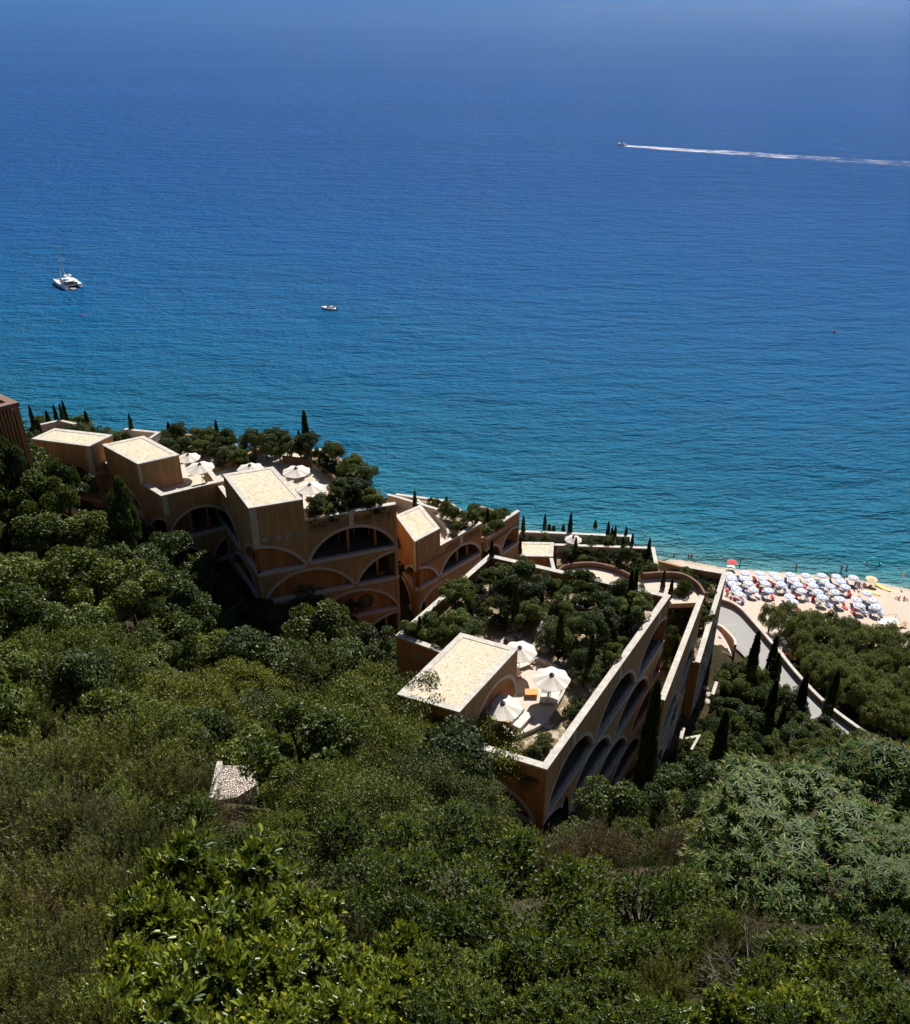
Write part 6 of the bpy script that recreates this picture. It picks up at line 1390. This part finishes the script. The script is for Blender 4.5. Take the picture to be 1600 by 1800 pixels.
# shore foam
b = MB(); SH = smooth_line([(30, 137), (40.5, 144.6), (46.5, 143.4), (52.4, 142.0), (58.5, 141.0), (65, 140.2), (75, 138.3), (84.4, 135.1), (97, 131.5), (110, 128)], 12)
b.strip([tuple(p + np.array([0, .25 * math.sin(i * .9)])) for i, p in enumerate(SH)], -0.15, 0.22, -0.05, 0.05); o = link('shore_foam', b.mesh('shore_foam', M['coping'])); tag(o, 'thin pale line of foam where the sea meets the sand', 'foam', kind='stuff')
# ------------------------------------------------------------------ ground cover and stones
def cover(name, n, dom, zf, m, ln, wd, lab, cat, per=26, rr=0.45, hh=0.35, up=0.6):
    P = []
    while len(P) < n:
        x, y = PR.uniform(*dom[0]), PR.uniform(*dom[1])
        if any(inside((x, y), a) for a in FOOT): continue
        P.append((x, y))
    P = np.array(P); z = zf(P); pr = np.array([proj((a, b_, c))[:3] for (a, b_), c in zip(P, z)])
    ok = (pr[:, 2] > 1.5) & (pr[:, 0] > -150) & (pr[:, 0] < 1750) & (pr[:, 1] < 2000) & (z > 2.5); P, z = P[ok], z[ok]
    i = np.repeat(np.arange(len(P)), per); k = len(i); d = rdir(k, 0.0) * np.array([rr, rr, hh]) * RNG.random(k)[:, None] ** 0.4
    pos = np.column_stack([P[i], z[i]]) + d; dirs = unit(d * 0.6 + rdir(k) * 0.4 + np.array([0, 0, up])); s = RNG.uniform(.6, 1.4, k)
    o = link(name, leaves(name, pos, dirs, ln * s, wd * s, m)); tag(o, lab, cat, kind='stuff')
cover('undergrowth', 5200, ((-55, 62), (18, 104)), terr, L['dark'], .15, .07, 'low green undergrowth carpeting the whole hillside', 'undergrowth', 22, .7, .32)
cover('dry_grass', 3800, ((-50, 55), (14, 104)), terr, L['grass'], .24, .03, 'tufts of dry yellow grass between the hillside shrubs', 'grass', 22, .4, .2, 1.2)
cover('foreground_undergrowth', 3600, ((-16, 16), (2.2, 20)), terr, L['dark'], .07, .03, 'dense small-leaved undergrowth between the foreground shrubs', 'undergrowth', 40, .4, .26)
# grasses and ground cover on the planted roofs
def roof_cover(name, poly, z, n, m, lab, ln=.2, wd=.04, avoid=()):
    xs = [p[0] for p in poly]; ys = [p[1] for p in poly]; P = []
    while len(P) < n:
        p = (PR.uniform(min(xs), max(xs)), PR.uniform(min(ys), max(ys)))
        if inside(p, poly) and not any(inside(p, a) for a in avoid): P.append(p)
    P = np.array(P); per = 20; i = np.repeat(np.arange(n), per); k = len(i); d = rdir(k, 0.0) * np.array([.35, .35, .25]) * RNG.random(k)[:, None] ** .5
    o = link(name, leaves(name, np.column_stack([P[i], np.full(k, z)]) + d, unit(d + rdir(k) * .3 + np.array([0, 0, .8])), ln * RNG.uniform(.6, 1.4, k), wd * RNG.uniform(.6, 1.4, k), m)); tag(o, lab, 'ground cover', kind='stuff')
roof_cover('roof_grass', G5, 37.32, 420, L['grass'], 'dry grass tufts over the roof garden of the front villa')
roof_cover('roof_grass', G3, 42.76, 260, L['mid'], 'green ground cover on the roof of the tallest villa', .16, .07)
roof_cover('roof_grass', [(29.0, 97.8), (31.2, 97.6), (32, 89.5), (38.9, 107.6), (36.3, 108.5), (33.4, 109.6), (30.6, 104)], 20.8, 420, L['mid'], 'fresh green ground cover behind the farthest arcade wall', .2, .09)
roof_cover('roof_grass', [(14.9, 106.4), (16, 108.9), (20, 109.5), (23.6, 108.2), (25.9, 105.2), (28.2, 103.3), (29.2, 111.6), (15.6, 112.4)], 22.62, 260, L['grass'], 'dry grass in the walled garden near the sea')
roof_cover('roof_grass', [(22.6, 75), (28, 86), (27, 87), (22, 84), (20.5, 79)], 20.6, 120, L['grass'], 'dry yellow grass between the front and middle arcade walls')
# limestone boulders
ROCKS = []
def rock_mesh(k):
    bm = bmesh.new(); bmesh.ops.create_icosphere(bm, subdivisions=2, radius=1.0); rr = random.Random(k)
    ph = [(rr.uniform(1, 3), rr.uniform(0, 6), Vector((rr.uniform(-1, 1), rr.uniform(-1, 1), rr.uniform(-1, 1)))) for _ in range(6)]
    for v_ in bm.verts:
        s = 1 + sum(.1 * math.sin(f * 2.2 * v_.co.dot(d_) + p_) for f, p_, d_ in ph); v_.co *= s; v_.co.z *= .55; v_.co = Vector((round(v_.co.x * 4) / 4 * .4 + v_.co.x * .6, v_.co.y, v_.co.z))
    me = bpy.data.meshes.new('rock'); bm.to_mesh(me); bm.free(); me.materials.append(M['rock']); return me
RM = [rock_mesh(k) for k in range(4)]
def rock(x, y, z, s, place):
    o = link('rock', PR.choice(RM)); o.location = (x, y, z); o.scale = (s * PR.uniform(.8, 1.3), s * PR.uniform(.8, 1.3), s); o.rotation_euler = (0, 0, PR.uniform(0, 6)); ROCKS.append((o, place, proj((x, y, z))))
for k in range(34):
    p = uz(PR.uniform(860, 980), PR.uniform(1075, 1160), 37.35)
    if inside(p[:2], G5): rock(p[0], p[1], 37.35, PR.uniform(.2, .5), 'on the roof garden of the front villa')
for k in range(14):
    x, y = PR.uniform(21, 27), PR.uniform(76, 86); rock(x, y, gz(x, y) + .1, PR.uniform(.25, .5), 'between the front and middle arcade walls')
for px, py, s in [(1100, 1510, .5), (1125, 1480, .6), (1170, 1465, .5), (1250, 1385, .6), (1240, 1210, .5), (1246, 1222, .5), (1243, 1235, .6), (1250, 1250, .4), (70, 1058, .6), (1230, 1300, .5), (1290, 1345, .6), (1310, 1335, .5), (40, 880, .5), (300, 1120, .6)]:
    x, y, z = on_ground(px, py, .1); rock(x, y, z + .1, s, 'on the hillside')
# ------------------------------------------------------------------ labels that single out each plant and stone
MARKS = [('the slatted tower', 25, 790), ('the far left villa', 130, 790), ('the second villa', 265, 850), ('the tallest villa', 520, 960), ('the fourth villa', 770, 980), ('the long cream roof', 800, 1185), ('the front arcade wall', 1050, 1290), ('the middle arcade wall', 1190, 1200),
         ('the farthest arcade wall', 1245, 1110), ('the curving road', 1390, 1170), ('the beach', 1420, 1030), ('the cobbled path', 425, 1420), ('the chestnut trees', 1470, 1480), ('the glossy large-leaved shrubs', 400, 1650), ('the stone steps', 120, 885)]
def whereabouts(px, py, own=None):
    best = min((m for m in MARKS if m[0] != own), key=lambda m: (px - m[1]) ** 2 + (py - m[2]) ** 2); dx, dy = px - best[1], py - best[2]
    if abs(dx) > abs(dy): return ('right of ' if dx > 0 else 'left of ') + best[0]
    return ('below ' if dy > 0 else 'above ') + best[0]
FIX = ('on the wooded slope', 'in the foreground', 'on the hillside')
def ordered(items, fmt):
    groups_ = {}
    for it in items: groups_.setdefault(it[1], []).append(it)
    for key, its in groups_.items():
        its.sort(key=lambda q: q[2][0])
        for i, (o, _, pj, cat, grp, desc) in enumerate(its):
            tag(o, (desc + ' ' + key[1]) + ('' if len(its) == 1 else ', ' + ordinal(i, len(its))), cat, grp)
HIDDEN = {k for a_, b_ in [(91,91),(96,96),(101,102),(106,106),(123,124),(155,155),(157,158),(162,162),(164,164),(169,169),(174,174),(180,180),(188,188),(190,190),(192,193),(195,196),(203,203),(206,206),(208,209),(211,212),(217,217),(219,219),(223,224),(229,229),(231,231),(233,235),(238,239),(241,241),(247,247),(250,251),(253,253),(256,266),(268,274),(279,279),(282,285),(288,288),(291,291),(293,293),(296,300),(303,304),(309,309),(312,312),(314,317),(319,324),(327,331),(333,343),(345,347),(349,356),(358,368),(370,380),(383,388),(390,391),(394,400),(402,413),(415,420),(422,422),(424,427),(429,429),(432,432),(436,443),(445,445),(447,447),(452,456),(458,458),(460,463),(469,469),(471,471),(473,473),(476,476),(478,480),(482,482),(490,490),(493,495),(498,498),(500,500),(502,505),(509,509),(511,512),(514,515),(517,517),(519,519),(521,522),(530,531),(533,537),(539,540),(542,542),(547,548),(551,553),(555,560),(562,567),(574,574),(576,580),(584,585),(587,588),(590,595),(597,597),(599,599),(601,601),(604,612),(614,615),(617,617),(620,620),(623,624),(626,629),(632,632),(634,634),(636,638),(642,643),(646,646),(648,650),(652,652),(662,662),(664,664),(680,680),(682,682),(684,684),(687,689),(696,696),(702,702),(709,709),(711,711),(715,715),(718,718),(720,721),(724,724),(729,729),(731,732),(735,736),(738,738),(740,740),(744,744),(747,747),(751,758),(762,764),(766,770),(772,786),(788,791),(793,793),(795,807),(809,819),(821,822),(824,831),(833,834),(838,838),(846,846),(849,849),(861,861),(873,873),(879,879),(890,890),(894,894),(897,897),(899,899),(907,907),(910,910),(913,914),(916,916),(922,922),(925,925),(934,935),(938,938),(940,941),(945,946),(956,957),(979,979),(981,981),(983,986),(989,991),(993,993),(996,997),(999,999),(1003,1003),(1005,1005),(1007,1008),(1017,1017),(1030,1030),(1041,1041),(1057,1057),(1064,1064),(1079,1079),(1086,1086),(1093,1093),(1096,1096),(1098,1098),(1107,1107),(1111,1111),(1116,1116),(1119,1119),(1146,1146),(1158,1160),(1170,1170),(1189,1192),(1194,1210),(1213,1218),(1220,1220),(1222,1223),(1225,1232),(1234,1239),(1241,1246),(1248,1249),(1251,1252),(1255,1255),(1257,1258),(1260,1264),(1266,1281),(1287,1287),(1290,1290),(1298,1299),(1301,1301),(1306,1309),(1312,1317),(1347,1348)] for k in range(a_, b_ + 1)}   # plants that nothing of can be seen: left out
items = []
for k_, (o, kind, place, pj) in enumerate(PLANTS):
    if k_ in HIDDEN:
        for ch in list(o.children): bpy.data.objects.remove(ch)
        bpy.data.objects.remove(o); continue
    own = {'chestnut': 'the chestnut trees', 'laurel': 'the glossy large-leaved shrubs'}.get(kind)
    where = whereabouts(pj[0], pj[1], own) if place in FIX else place
    if not (0 < pj[0] < 1600 and pj[1] < 1800): where = 'at the very %s edge of the view' % ('left' if pj[0] <= 0 else 'right' if pj[0] >= 1600 else 'lower')
    items.append((o, (kind, where), pj, CAT.get(kind, 'shrub'), {'tree': 'trees ', 'cypress': 'cypresses ', 'shrub': 'shrubs '}[CAT.get(kind, 'shrub')] + place, DESC[kind]))
for o, place, pj in ROCKS:
    items.append((o, ('rock', whereabouts(pj[0], pj[1]) if place in FIX else place), pj, 'rock', 'pale boulders ' + place, 'pale limestone boulder'))
ordered(items, None)
